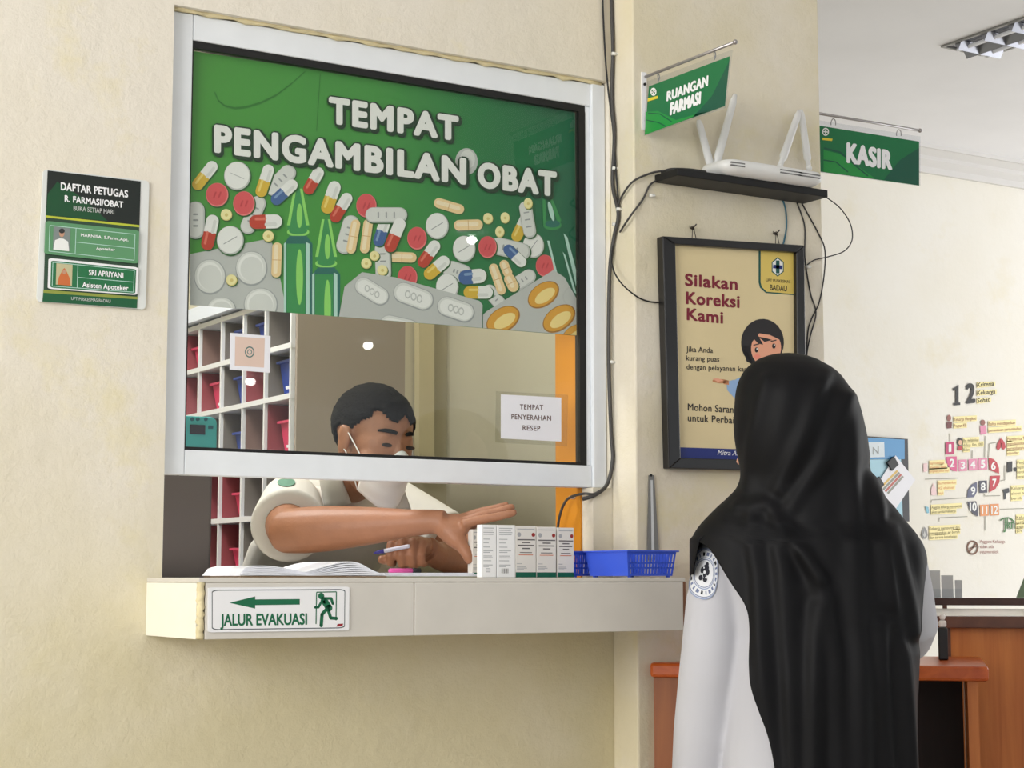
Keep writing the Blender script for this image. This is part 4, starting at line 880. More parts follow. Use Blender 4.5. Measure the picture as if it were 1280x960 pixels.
blockt(495, 385, ['Ibu melakukan', 'di fasy. Kes 1000', 'Bidan'], 84, tx_, 12, 20); blockt(683, 380, ['Penderita TB', 'mendapatkan', 'pengobatan', 'standar'], 84, rt_, 13, 20)
blockt(350, 482, ['Bayi mendapat', 'imunisasi dasar', 'lengkap pada bayi'], 82, og, 11, 17); blockt(386, 568, ['Ibu memberikan', 'ASI eksklusif', 'bayi'], 76, og, 11, 21)
blockt(358, 672, ['Anggota keluarga mempunyai', 'akses jamban keluarga'], 128, tx_, 12, 20); blockt(350, 763, ['Keluarga mempunyai dan', 'menggunakan air bersih', 'dan sarana kesehatan'], 128, tx_, 12, 19, -.05)
blockt(565, 818, ['Anggota Keluarga', 'tidak ada', 'yang merokok'], 108, rt_, 13, 22, .0, False); blockt(726, 480, ['Penderita', 'hipertensi', 'berobat', 'teratur'], 64, tx_, 12, 20)
blockt(700, 590, ['Keluarga', 'akses air', 'bersih'], 66, tx_, 12, 22); blockt(722, 715, ['Keluarga', 'menjadi', 'anggota', 'JKN'], 60, tx_, 12, 19)
P.text('Jkn', (666, 758), (715, 757), 46, 46, gn, 3e-3, .012, .95); arc = [(652, 722), (668, 712), (686, 709), (702, 716), (712, 728)]; P.line(arc, 5, gn, 2e-3)
# icons
P.poly(ell(433, 283, 9, 14), C_('skin', (150, 90, 80)), 1e-3); P.poly([(422, 300), (446, 298), (444, 326), (424, 328)], C_('mar', (110, 50, 50)), 1e-3)
P.poly(ell(578, 302, 10, 12), C_('skin', (150, 90, 80)), 1e-3); P.poly([(566, 316), (592, 314), (594, 350), (568, 354)], pk2, 1e-3)
P.poly(ell(479, 385, 12, 18), kk, 1e-3); P.poly(ell(481, 388, 8, 11), C_('face', (230, 180, 150)), 2e-3); P.poly([(470, 404), (490, 402), (490, 420), (470, 422)], rd, 1e-3)
P.poly([(636, 412), (640, 392), (650, 376), (654, 372), (654, 410), (645, 422)], rd, 1e-3); P.poly([(676, 408), (672, 390), (662, 374), (657, 372), (657, 408), (667, 420)], rd, 1e-3); P.line([(655, 366), (655, 390)], 4, rd, 2e-3)
P.poly([(682, 472), (704, 468), (704, 512), (682, 516)], kk, 1e-3); P.poly(ell(717, 503, 6, 9), kk, 1e-3)
P.poly([(662, 590), (690, 582), (692, 600), (678, 606), (676, 630), (668, 632), (668, 604)], C_('tap', (40, 44, 50)), 1e-3)
P.poly([(328, 748), (338, 765), (342, 785), (334, 800), (322, 800), (314, 785), (318, 765)], C_('drop', (140, 140, 140)), 1e-3); P.poly([(328, 765), (334, 785), (328, 795), (321, 785)], C_('drop2', (200, 200, 196)), 2e-3)
P.ring(534, 838, 25, 31, 6, C_('nosm', (110, 64, 30)), 1e-3); P.line([(518, 860), (552, 816)], 6, C_('nosm', (110, 64, 30)), 2e-3); P.line([(520, 842), (548, 834)], 5, C_('nosm', (110, 64, 30)), 2e-3)
P.poly([(330, 660), (345, 664), (348, 690), (338, 690)], C_('aqua', (130, 190, 210)), 1e-3); P.poly([(356, 590), (366, 560), (378, 590), (380, 612), (358, 614)], C_('rose2', (238, 206, 206)), 1e-3); P.poly([(323, 478), (340, 476), (340, 510), (324, 515)], C_('rose2', (238, 206, 206)), 1e-3)
ln = C_('line', (150, 146, 130))
for pts in ([(437, 383), (437, 350)], [(586, 452), (588, 360)], [(602, 452), (606, 392), (634, 388)], [(532, 455), (532, 422)], [(652, 552), (672, 548), (672, 485)], [(584, 606), (586, 617), (652, 615)], [(510, 624), (358, 634), (356, 646)], [(512, 705), (392, 710), (390, 726)], [(588, 704), (588, 765)], [(650, 674), (754, 670)], [(330, 545), (470, 540)]): P.line(pts, 3, ln, 5e-4)
P.build('sticker_print', q)

q = thing('notice_board', 'blue headed notice board with clipped papers on the back wall behind the shoulder', 'notice board', PH(1105, 655))
b = MB(); c = [PH(x, y, .004) for x, y in ((1045, 543), (1131, 549), (1133, 652), (1045, 652))]; b.prism(c, (0, -.02, 0)); b.build('frame', M('nb_frame', (40, 42, 48), .5), q)
b = MB(); b.prism([PH(x, y, .0245) for x, y in ((1045, 545), (1130, 549.5), (1130, 574), (1045, 574))], (0, -.004, 0)); b.build('header', M('nb_blue', (58, 140, 196), .4), q)
b = MB(); b.prism([PH(x, y, .0245) for x, y in ((1045, 575), (1126, 574), (1128, 648), (1045, 648))], (0, -.002, 0)); b.build('panel', M('nb_pale', (168, 210, 226), .5), q)
P = Print(PH, .029).at(1060, 440, .29178); P.poly([(0, 388), (155, 386), (157, 450), (0, 455)], M('nb_white', (222, 232, 238)), 0); P.text('N', (106, 440), (132, 436), 32, 32, K['dgrey'], 1e-3); P.build('header_print', q)
q2 = thing('clipped_paper', 'tilted white paper clipped to the notice board', 'paper', PH(1115, 640))
b = MB(); b.prism([PH(1060 + x * .29178, 440 + y * .29178, .032) for x, y in ((203, 443), (287, 548), (205, 670), (112, 588))], (0, -.002, 0)); b.build('sheet', M('paper_white', (240, 240, 246)), q2)
P = Print(PH, .0345).at(1060, 440, .29178)
for i, cc in enumerate(((230, 196, 120), (160, 160, 150), (200, 120, 110), (160, 160, 150))): P.line([(140 + i * 10, 582 + i * 8), (212 + i * 8, 508 + i * 8)], 9, M('pp_%d' % i, cc), 0)
P.build('sheet_print', q2)
for x_, y_ in ((190, 478), (128, 565)): MB().obox(PH(1060 + x_ * .29178, 440 + y_ * .29178, .036), Vector((.02, 0, .015)), Vector((0, .006, 0)), Vector((-.014, 0, .018)), 0).build('binder_clip', m_black, q2)

# counters
w_or = wood('wood_orange', (176, 72, 16), (206, 98, 30), .3, 'X', 10); w_pan = wood('wood_panel', (184, 100, 40), (208, 126, 58), .4, 'Z', 16); w_dk = wood('wood_dark', (86, 50, 34), (104, 64, 44), .35, 'X', 10); w_br = wood('wood_brown', (132, 70, 28), (156, 90, 40), .45, 'Z', 16)
E0 = Vector((2.088, -.108, 0)); E1 = Vector((2.555, -.566, 0)); du = (E1 - E0).normalized(); dv = Vector((du.y, -du.x, 0)); dv = dv if dv.x > 0 else -dv
Lh = (E1 - E0).length / 2; Cn = (E0 + E1) / 2; ZU = Vector((0, 0, 1))
dsk = thing('low_desk', 'orange-brown wooden desk ledge in front of the standing woman', 'desk', (Cn.x, Cn.y, 0))
DK = .42; E2 = E1 + dv * DK
b = MB(); b.prism([Vector((p[0], p[1], .922)) for p in (E0[:2], E1[:2], E2[:2], (2.70, -.115), (2.60, -.0895), (2.105, -.0895))], ZU * .029); b.build('desk_top', w_or, dsk, bevel=.006)
MB().obox(E0 + du * .135 + dv * .026 + ZU * .461, du * .130, dv * .009, ZU * .4605).build('front_board', w_br, dsk)
MB().obox(E1 - du * .030 + dv * .20 + ZU * .461, du * .010, dv * .18, ZU * .4605).build('side_panel', w_pan, dsk)
MB().obox(E0 + du * .46 + dv * .30 + ZU * .461, du * .150, dv * .008, ZU * .4605).build('shade_board', wood('knee_shade_wood', (26, 12, 10), (36, 18, 14), .6, 'Z', 16), dsk)  # near-black board: the shade of the knee space is put into its colour
tc0 = W(1172, 800, 3.86); tcn = thing('tall_counter', 'tall light brown wooden reception counter at the right edge', 'counter', (tc0 + RT * .35 + Vector((0, 0, -tc0.z))))
FH = dv
T0 = W(1170, 770, 3.83); T0.z = 0
def cb(u0, u1, v0, v1, z0, z1):                  # board of the counter: along its front, into its depth, height
    m_ = T0 + du * (u0 + u1) / 2 + dv * (v0 + v1) / 2
    return (m_ + ZU * (z0 + z1) / 2, du * (u1 - u0) / 2, dv * (v1 - v0) / 2, ZU * (z1 - z0) / 2)
MB().obox(*cb(0, .60, 0, .92, 1.011, 1.0365)).build('counter_top', w_dk, tcn, bevel=.002)
MB().obox(*cb(.002, .598, .004, .918, 1.0367, 1.0378)).build('top_sheet', M('wall_reflection_white', (232, 226, 220), .25), tcn)  # whitish colour carries the bright wall's reflection on the counter top
MB().obox(*cb(.030, .58, .03, .05, 0, 1.0105)).build('front_panel', w_pan, tcn)
MB().obox(*cb(.018, .030, .028, .88, 0, 1.0105)).build('side_panel', w_dk, tcn)
MB().obox(*cb(-.012, .62, .93, .97, 1.046, 1.0655)).build('rear_rail', wood('wood_darker', (58, 30, 24), (74, 42, 34), .4, 'X', 10), tcn, label='dark brown raised rear rail')
for u_ in (.03, .3, .57): MB().obox(*cb(u_ - .006, u_ + .006, .93, .96, 0, 1.0458)).build('rail_post', w_dk, tcn)
RZ = 1.0657
q = thing('card_holder', 'clear acrylic holder with grey cards standing on the dark counter rail', 'card holder', W(1180, 748, 4.775))
for px0, px1, py0, dz in ((1161, 1176, 714, 0), (1177, 1192, 720, .01), (1194, 1203, 726, .014)):
    a = W(px0, 748, 4.77 + dz); c = W(px1, 748, 4.77 + dz); h_ = (748 - py0) / F_PX * 4.77; zb = RZ
    m_ = (a + c) / 2; m_.z = zb + h_ / 2; MB().obox(m_, (c - a) / 2, FH * .001, ZU * h_ / 2).build('card', M('card_grey', (206, 205, 205), .3), q)
a = W(1161, 748, 4.765); c = W(1203, 748, 4.765); m_ = (a + c) / 2; m_.z = RZ + .012; MB().obox(m_ - FH * .004, (c - a) / 2, FH * .001, ZU * .012).build('holder_lip', m_clear, q)
m_.z = RZ + .001; MB().obox(m_ + FH * .008, (c - a) / 2, FH * .016, ZU * .001).build('base', m_clear, q)
q = thing('desk_device', 'small black device with a white top beside the counter end', 'device', W(1179, 812, 3.64) * 1)
o_ = q.location; q.location.z = .9513
MB().obox((o_.x, o_.y, .9513 + .033), RT * .010, FH * .02, ZU * .033).build('body', m_black, q, bevel=.003)
MB().obox((o_.x, o_.y, .9513 + .0735), RT * .008, FH * .016, ZU * .0070).build('white_top', M('device_white', (236, 230, 224), .4), q, bevel=.004)
MB().obox((o_.x, o_.y - .0, .9513 + .0875), RT * .006, FH * .012, ZU * .006).build('cap', M('device_white', (236, 230, 224), .4), q, bevel=.004)
q = thing('desk_calendar', 'folded green and grey card standing at the right end of the counter rail', 'calendar', W(1290, 748, 4.775))
b = MB(); zb = RZ; A_ = W(1271, 748, 4.76); B_ = W(1310, 748, 4.76); A2 = W(1282, 748, 4.775); hh = .055; 
A_.z = B_.z = zb; A3 = W(1281, 748, 4.775); A3.z = zb + hh; B3 = A3 + (B_ - A_)
b.prism([A_, B_, B3, A3], FH * .0015); b.build('card', M('calendar_green', (120, 140, 110), .5), q)
b = MB(); A4 = A_ + FH * .035; b.prism([A4, A4 + (B_ - A_), B3 + FH * .003, A3 + FH * .003], FH * .0015); b.build('stand', M('calendar_grey', (160, 158, 150), .5), q)

# ceiling light of the hall
q = thing('ceiling_light', 'recessed louvred ceiling light above the KASIR sign', 'ceiling light', (4.59, .80, CZ - .004))
PC = Plane('z', CZ); a = PC(1173, 58); c = PC(1237, 68.5); lx0, lx1, ly1 = a.x, c.x, (a.y + c.y) / 2; ly0 = ly1 - 1.22
b = MB(); f_ = .012
for bx in ((lx0, lx0 + f_, ly0, ly1), (lx1 - f_, lx1, ly0, ly1), (lx0 + f_, lx1 - f_, ly0, ly0 + f_), (lx0 + f_, lx1 - f_, ly1 - f_, ly1)): b.box(bx[0], bx[1], bx[2], bx[3], CZ - .008, CZ - .0005)
b.build('frame', M('light_frame', (150, 150, 150), .35), q)
mrf = M('louvre_mirror', (150, 152, 160), .3, .9)
b = MB(); b.box(lx0 + f_, lx1 - f_, ly0 + f_, ly1 - f_, CZ - .002, CZ - .001); b.build('reflector', M('reflector_grey', (120, 122, 128), .25, .7), q)
nb = 9
for i in range(nb):
    y = ly0 + f_ + (ly1 - ly0 - 2 * f_) * (i + .5) / nb
    b = MB(); b.prism([(lx0 + f_, y - .02, CZ - .003), (lx0 + f_, y + .02, CZ - .003), (lx0 + f_, y, CZ - .035)], (lx1 - lx0 - 2 * f_, 0, 0)); b.build('louvre_blade', mrf, q)
b = MB(); xm = (lx0 + lx1) / 2; b.prism([(xm - .02, ly0 + f_, CZ - .003), (xm + .02, ly0 + f_, CZ - .003), (xm, ly0 + f_, CZ - .036)], (0, ly1 - ly0 - 2 * f_, 0)); b.build('louvre_spine', mrf, q)
for xx in (lx0 + .06, lx1 - .06): MB().tube([(xx, ly0 + .03, CZ - .016), (xx, ly1 - .03, CZ - .016)], .008, 8).build('tube_lamp', M('tube_glow', (225, 225, 228), .4, emit=0.25), q, smooth=True)
# round lamps of the waiting area whose mirror images show in the window glass
for (px_, py_), lb in (((460, 432), 'round lamp mirrored in the glass above the head'), ((313, 477), 'round lamp mirrored in the glass over the cubby shelf'), ((590, 300), 'round lamp mirrored in the middle of the green banner')):
    g_ = Plane('y', .0265)(px_, py_); d = g_ - CAM; d.y *= -1; t_ = (CZ - .05 - g_.z) / d.z; p = g_ + d * t_
    q = thing('round_lamp', lb, 'lamp', p, 'round lamps of the waiting area'); r_ = .0030 * ((g_ - CAM).length + (p - g_).length)
    MB().ball(p, Vector((r_, 0, 0)), Vector((0, r_, 0)), Vector((0, 0, r_ * .8)), 16, 10).build('bulb', M('bulb_glow', (255, 255, 250), .5, emit=30.0), q, smooth=True)
    MB().tube([(p.x, p.y, CZ), (p.x, p.y, CZ - .02)], r_ * .9, 16).build('lamp_base', m_white, q)
#PEOPLE
# ================================================================== PEOPLE
from mathutils.bvhtree import BVHTree
FHc = Vector((FW.x, FW.y, 0)).normalized()
def frame(yaw, pitch, roll=0.0, base=None):
    """head frame from the camera's side: yaw 0 faces the camera, + turns to the right of the view; pitch + looks down"""
    f = -FHc * math.cos(yaw) + RT * math.sin(yaw); sd = RT * math.cos(yaw) + FHc * math.sin(yaw)
    f2 = f * math.cos(pitch) - ZU * math.sin(pitch); u = ZU * math.cos(pitch) + f * math.sin(pitch)
    s2 = sd * math.cos(roll) + u * math.sin(roll); u2 = u * math.cos(roll) - sd * math.sin(roll)
    return s2, f2, u2
def head_volumes(b, c, fr, k=1.0):
    s, f, u = [v * k for v in fr]
    def E(p, r): b.ball(c + s * p[0] + f * p[1] + u * p[2], s * r[0], f * r[1], u * r[2], 24, 16)
    E((0, -.014, .026), (.075, .096, .080)); E((0, .022, -.040), (.060, .068, .078)); E((0, .030, -.005), (.066, .062, .06)); E((0, .058, -.098), (.028, .026, .022))
    for q in (-1, 1):
        E((q * .040, .052, -.035), (.026, .030, .026)); E((q * .078, .006, -.010), (.008, .019, .031)); E((q * .083, .000, .004), (.006, .012, .018)); E((q * .011, .096, -.040), (.009, .010, .008))
        E((q * .024, .069, .022), (.018, .015, .008))
    b.tube([c + f * .082 + u * .012, c + f * .096 - u * .016, c + f * .107 - u * .036, c + f * .094 - u * .044], [.008, .010, .013, .008], 10)
    E((0, .086, -.068), (.024, .012, .007)); E((0, .083, -.080), (.020, .012, .008))
def on_mesh(o):
    me = o.data; off = origin(o); return BVHTree.FromPolygons([v.co + off for v in me.vertices], [tuple(p.vertices) for p in me.polygons])
def ringpts(c, a, b_, n=28, ph=0.0): return [c + a * math.cos(2 * math.pi * i / n + ph) + b_ * math.sin(2 * math.pi * i / n + ph) for i in range(n)]
def hair_shell(name, c, fr, m, parent, keep, k=1.075, seed=1):
    s, f, u = fr; b = MB(); nu, nv = 96, 60; idx = {}; vs = []; fs = []
    cc = c + f * -.014 + u * .026
    for j in range(nv + 1):
        t = math.pi * j / nv
        for i in range(nu):
            a = 2 * math.pi * i / nu; d = (math.sin(t) * math.cos(a), math.sin(t) * math.sin(a), math.cos(t))
            w_ = 1 + .030 * mnoise.noise(Vector((d[0] * 9 + seed, d[1] * 4, d[2] * 9))) + .012 * mnoise.noise(Vector((d[0] * 30, d[1] * 12 + seed, d[2] * 30)))
            vs.append(cc + (s * d[0] * .075 + f * d[1] * .096 + u * d[2] * .080) * k * w_); idx[(j, i)] = d
    for j in range(nv):
        for i in range(nu):
            d = idx[(j, i)]
            if keep(d): fs.append((j * nu + i, j * nu + (i + 1) % nu, (j + 1) * nu + (i + 1) % nu, (j + 1) * nu + i))
    b.add(vs, fs); me = b.mesh(name); bm = bmesh.new(); bm.from_mesh(me); bmesh.ops.delete(bm, geom=[v for v in bm.verts if not v.link_faces], context='VERTS'); bm.to_mesh(me); bm.free()
    me.materials.append(m); o = link_mesh(name, me, parent, True); md = o.modifiers.new('solid', 'SOLIDIFY'); md.thickness = .012; md.offset = -1; return o

# ---------------------------------------------------------------- pharmacist behind the window
sk1 = M('skin_brown', (156, 106, 77), .5, nscale=40, namt=.06, bump=.15, bscale=220)
mh = M('hair_black', (14, 13, 14), .85, nscale=120, namt=.4, bump=.6, bscale=160, spec=.2)
mshirt = M('shirt_white', (214, 212, 206), .8, bump=.12, bscale=24); mtrou = M('trousers_dark', (40, 42, 50), .8)
mask_m = M('mask_white', (240, 241, 240), .7, bump=.1, bscale=60)
Rs, Ls = W(358, 625, 3.80), W(498, 634, 4.00)
ts = Ls - Rs; ts.z = 0; ts.normalize(); tf = ts.cross(ZU); tf = tf if tf.dot(FHc) < 0 else -tf
man = thing('person', 'person in white short-sleeved shirt and face mask leaning over the ledge inside the pharmacy window', 'person', (W(430, 800, 3.93).x, W(430, 800, 3.93).y, 0))
HC = W(468, 548, 3.64); hf = frame(math.radians(40), math.radians(17), math.radians(-3))
mid = (Rs + Ls) / 2; pel = W(352, 800, 4.0); pel.z = .88; nb_ = mid - tf * .005 + ZU * .035; nb_.z = max(nb_.z, mid.z + .03)
body = MB(); head_volumes(body, HC, hf)
body.tube([mid - ZU * .05, nb_, HC - hf[1] * .025 - hf[2] * .06, HC - hf[1] * .02], [.07, .056, .054, .05], 16)
def torso(b, g):
    wa = (mid + pel) / 2 - tf * .055
    b.loft([ringpts(pel - ZU * .06, ts * (.165 + g), tf * (.115 + g)), ringpts(pel + ZU * .06, ts * (.158 + g), tf * (.112 + g)), ringpts(wa, ts * (.152 + g), tf * (.108 + g)), ringpts(wa + (mid - wa) * .55, ts * (.168 + g), tf * (.118 + g)), ringpts(mid - ZU * .03, ts * (.165 + g), tf * (.100 + g)), ringpts(mid + ZU * .022, ts * (.115 + g), tf * (.075 + g)), ringpts(mid + ZU * .05, ts * (.060 + g), tf * (.058 + g))])
torso(body, -.012)
EL, WR = W(360, 664, 3.54), W(541, 652, 3.43)
fa = lambda t: EL + (WR - EL) * t
body.tube([Rs - ts * -.02, Rs + (EL - Rs) * .5, EL + (Rs - EL) * .15, EL, fa(.12), fa(.3), fa(.6), fa(.85), fa(1.0), W(556, 653, 3.425)], [.056, .050, .046, .045, .047, .0455, .037, .027, .024, .024], 18)
# right hand: palm turned to the camera and down, four fingers to the right, thumb hanging
hd = (W(600, 652, 3.42) - W(545, 652, 3.42)).normalized(); dp = FHc
body.ball(W(570, 655, 3.422), hd * .044, (dp * .9 + ZU * .35).normalized() * .036, ZU * .017, 18, 12)
body.tube([W(549, 654, 3.425), W(562, 665, 3.41), W(573, 676, 3.40), W(578, 682, 3.395)], [.020, .022, .019, .0145], 14)
body.tube([W(572, 676, 3.40), W(580, 686, 3.392), W(586, 696, 3.388), W(589, 704, 3.387)], [.015, .0125, .0118, .0085], 12)
for pts, r in ((((578, 656, 3.395), (597, 650.5, 3.392), (621, 646, 3.388), (636, 642.5, 3.386), (646, 640, 3.385)), .0090), (((580, 652, 3.42), (599, 645, 3.416), (621, 640, 3.412), (635, 635.5, 3.41), (643, 632.5, 3.41)), .0092),
               (((578, 648, 3.445), (597, 641, 3.440), (616, 636.5, 3.436), (628, 633, 3.434), (636, 630, 3.434)), .0087), (((574, 648, 3.468), (590, 643, 3.463), (606, 641, 3.460), (616, 640, 3.458), (624, 638, 3.457)), .0078)):
    body.tube([W(*p) for p in pts], [r * 1.2, r * 1.1, r, r * .92, r * .7], 12)
# left arm and the hand holding the pen
EL2 = W(598, 722, 3.86); EL2.z = 1.155
WR2 = W(545, 694, 3.62)
body.tube([Ls + ts * -.02, Ls + (EL2 - Ls) * .5, EL2, EL2 + (WR2 - EL2) * .3, WR2 + (EL2 - WR2) * .25, WR2, W(533, 687, 3.59)], [.054, .048, .043, .044, .034, .027, .028], 16)
body.ball(W(520, 684, 3.575), RT * .034, ZU * .024, FHc * .036, 16, 10)
for (x, y0, y1), z in (((488, 680, 708), 3.535), ((502, 677, 710), 3.53), ((515, 677, 710), 3.532), ((527, 679, 708), 3.54)):
    body.tube([W(x + 8, y0 - 2, z + .03), W(x + 1, y0, z), W(x - 1, (y0 + y1) / 2, z - .012), W(x, y1 - 4, z - .006), W(x + 4, y1 - 3, z + .012)], [.0105, .0100, .0095, .0088, .008], 10)
body.tube([W(512, 692, 3.57), W(492, 697, 3.555), W(480, 700, 3.545), W(473, 699, 3.54)], [.013, .0115, .0105, .008], 10)
for sg in (-1, 1):
    hp = pel + ts * .085 * sg - ZU * .03; kn = hp * 1; kn.z = .47; kn += tf * .02; an = hp * 1; an.z = .06
    body.tube([hp, (hp + kn) / 2, kn, (kn + an) / 2, an], [.082, .07, .054, .05, .036], 14); body.tube([an - ZU * .02 - tf * .03, an - ZU * .025 + tf * .06, an - ZU * .03 + tf * .14], [.034, .034, .026], 10)
mbody = body.fuse('body', sk1, man, .0036, 4)
b = MB()
for sg in (-1, 1):
    o_ = HC + hf[0] * .029 * sg + hf[1] * .0865 + hf[2] * .004
    MB().ball(o_, hf[0] * .0135, hf[1] * .004, hf[2] * .0042, 14, 8).build('eye', M('eye_dark', (30, 22, 20), .3), man, smooth=True)
    MB().tube([HC + hf[0] * (.012 + .011 * i) * sg + hf[1] * (.0885 - .0045 * i - .001 * i * i) + hf[2] * ((.0305, .0325, .0315, .028)[i]) for i in range(4)], [.0035, .0045, .004, .002], 8).build('eyebrow', mh, man, smooth=True)
def hairline(d):
    if d[1] > .62: return d[2] > .42 + .1 * math.sin(d[0] * 9)
    if d[1] > .05: return d[2] > -.25 + .9 * max(0, d[1] - .18) * 1.5
    if d[1] > -.28: return d[2] > .02 - .9 * (.05 - d[1])
    return d[2] > -.78
hair_shell('hair', HC, hf, mh, man, hairline, 1.07)
# shirt
b = MB(); torso(b, .008)
def sleeve(b, A, B, t1, r0, r1, th=.007):
    d = (B - A); e = A + d * t1
    b.tube([A - d.normalized() * .03, A, A + d * t1 * .5, e, e + d.normalized() * .004, e - d.normalized() * .03], [r0 * .7, r0, (r0 + r1) / 2, r1, r1 - th, r1 - th - .001], 24)
sleeve(b, Rs - ts * -.012 + ZU * -.006, EL, .82, .064, .078); sleeve(b, Ls - ts * .015, EL2, .6, .066, .068)
shirt = b.fuse('shirt', mshirt, man, .0042, 5)
nk = nb_ + ZU * .030 + tf * .006
rows = []
for j, (rr, zz) in enumerate(((.058, .020), (.063, .030), (.080, .002), (.100, -.034))):
    rows.append([nk + ts * math.sin(a) * rr * 1.05 - tf * math.cos(a) * rr + ZU * (zz - .012 * (1 - math.cos(a)) ) for a in [math.radians(-158 + 316 * i / 40) for i in range(41)]])
b = MB(); b.grid(rows); b.build('collar', mshirt, man, smooth=True, solid=.003)
bv = on_mesh(shirt)
bvb = on_mesh(mbody)
def flap(quad, name):
    g = []
    for j in range(7):
        r_ = []
        for i in range(7):
            p = quadwarp(*quad)(i / 6, j / 6); d = ray(*p).normalized(); zz = [(h[0] - CAM).dot(FW) for h in (bv.ray_cast(CAM, d), bvb.ray_cast(CAM, d)) if h[0] and (h[0] - CAM).dot(FW) > 3.635]
            r_.append(min(zz + [3.80]))
        g.append(r_)
    for _ in range(6): g = [[min(g[j][i], sum(g[max(0, min(6, j + a))][max(0, min(6, i + c))] for a in (-1, 0, 1) for c in (-1, 0, 1)) / 9) for i in range(7)] for j in range(7)]
    g = [[W(*quadwarp(*quad)(i / 6, j / 6), g[j][i] - .008) for i in range(7)] for j in range(7)]
    b = MB(); b.grid(g); b.build(name, mshirt, man, smooth=True, solid=.003)
flap([(398, 590), (424, 592), (439, 629), (406, 637)], 'collar_flap'); flap([(487, 610), (503, 604), (514, 637), (497, 640)], 'collar_flap')
def hit(bv, px_, py_, off=.002):
    d = ray(px_, py_).normalized(); h = bv.ray_cast(CAM, d)
    return (h[0] + h[1] * off if h[1].dot(d) < 0 else h[0] - h[1] * off) if h[0] else None
def decal(name, bv, cx, cy, rx, ry, m, parent, off=.002, n=18, label=None, rot=0):
    pts = [hit(bv, *p, off) for p in [(cx, cy)] + ell(cx, cy, rx, ry, n, rot)]
    if any(p is None for p in pts): return
    b = MB(); b.add(pts, [(0, 1 + i, 1 + (i + 1) % n) for i in range(n)]); return b.build(name, m, parent, solid=.0008, label=label)
decal('shoulder_patch', bv, 358, 604, 11, 5, M('patch_green', (96, 140, 122), .8), man, label='green shoulder patch')
# mask
def HP(p): return HC + hf[0] * p[0] + hf[1] * p[1] + hf[2] * p[2]
rows = []
for j in range(15):
    v = j / 14; row = []
    for i in range(33):
        th = math.radians(-64 + 128 * i / 32); sn, cs = abs(math.sin(th)), math.cos(th)
        zt = -.014 - .022 * sn ** 2 + .016 * max(0, 1 - (math.sin(th) / .3) ** 2) * .8; zb_ = -.128 + .034 * sn ** 2
        z = zt + (zb_ - zt) * v
        nose = .026 * math.exp(-((z + .045) / .03) ** 2) * math.exp(-(math.sin(th) / .45) ** 2); pleat = .0018 * math.sin(v * 19) * cs
        row.append(HP((math.sin(th) * (.073 - .012 * v), .022 + (.078 - .012 * max(0, v - .6)) * cs ** .85 + nose + pleat, z)))
    rows.append(row)
b = MB(); b.grid(rows); mk_ = b.build('face_mask', mask_m, man, smooth=True, solid=.002)
for sg, i0 in ((-1, 0), (1, 32)):
    for (j, zt) in ((0, .012), (14, -.038)): MB().tube(spline([rows[j][i0], HP((sg * .079, .022, (zt + rows[j][i0].z * 0) * .7 - .004)), HP((sg * .081, .010, zt * .9))], 5), .0014, 6).build('ear_loop', mask_m, man, smooth=True)
q = thing('pen', 'blue and white pen held in the hand above the notebook', 'pen', W(490, 686, 3.515))
pa, pb = W(467, 691.5, 3.52), W(512, 682.5, 3.51); d = pb - pa
MB().tube([pa, pa + d * .1, pa + d * .3], [.0014, .0036, .0042], 10).build('tip', M('pen_blue', (60, 56, 150), .4), q, smooth=True); MB().tube([pa + d * .3, pa + d * .95, pb], [.0042, .0042, .0034], 10).build('barrel', M('pen_white', (220, 220, 236), .4), q, smooth=True)

# ---------------------------------------------------------------- visitor in black headscarf, seen from behind
sk2 = M('skin_light', (206, 152, 126), .5, nscale=40, namt=.05)
mcoat = M('coat_white', (196, 196, 203), .75, bump=.10, bscale=18); mhij = M('hijab_black', (5, 5, 9), .62, nscale=40, namt=.1, spec=.24); mpant = M('skirt_black', (22, 22, 26), .8)
az2 = AZ + math.atan(365 / F_PX); wd_ = Vector((math.sin(az2), math.cos(az2), 0)); wr_ = Vector((wd_.y, -wd_.x, 0))   # away from the camera / to its right
ZD = 3.14
def V(px_, py_, dz=0.0): return W(px_, py_, ZD) + wd_ * dz
g_ = V(1006, 800); wom = thing('person', 'person in black headscarf and white uniform seen from behind at the desk', 'person', (g_.x, g_.y, 0))
HC2 = V(992, 543, .012); yaw2 = math.pi + math.radians(62); hf2 = frame(yaw2, math.radians(6)); body = MB(); head_volumes(body, HC2, hf2, .96)
SL, SR = V(903, 688, .01), V(1116, 684, .01); md2 = (SL + SR) / 2
body.tube([md2 - ZU * .02, md2 + ZU * .04, HC2 - ZU * .07 - wd_ * .01, HC2 - ZU * .03], [.06, .05, .048, .05], 16)
def at_z(c, z): r = c * 1; r.z = z; return r
cW = V(1006, 800, .0)
def torso2(b, g, zlow):
    L = [(zlow, .142, .108), (.75, .140, .108), (.90, .130, .105), (1.02, .126, .105), (1.12, .150, .112), (1.18, .152, .105), (1.215, .12, .085), (1.245, .062, .058)]
    b.loft([ringpts(at_z(cW, z), wr_ * (a + g), wd_ * (d + g)) for z, a, d in L])
torso2(body, -.012, .70)
ELb, WRb = V(893, 815, .01), V(868, 1002, .05)
ELc, WRc = V(1138, 794, .02), V(1095, 790, .24)
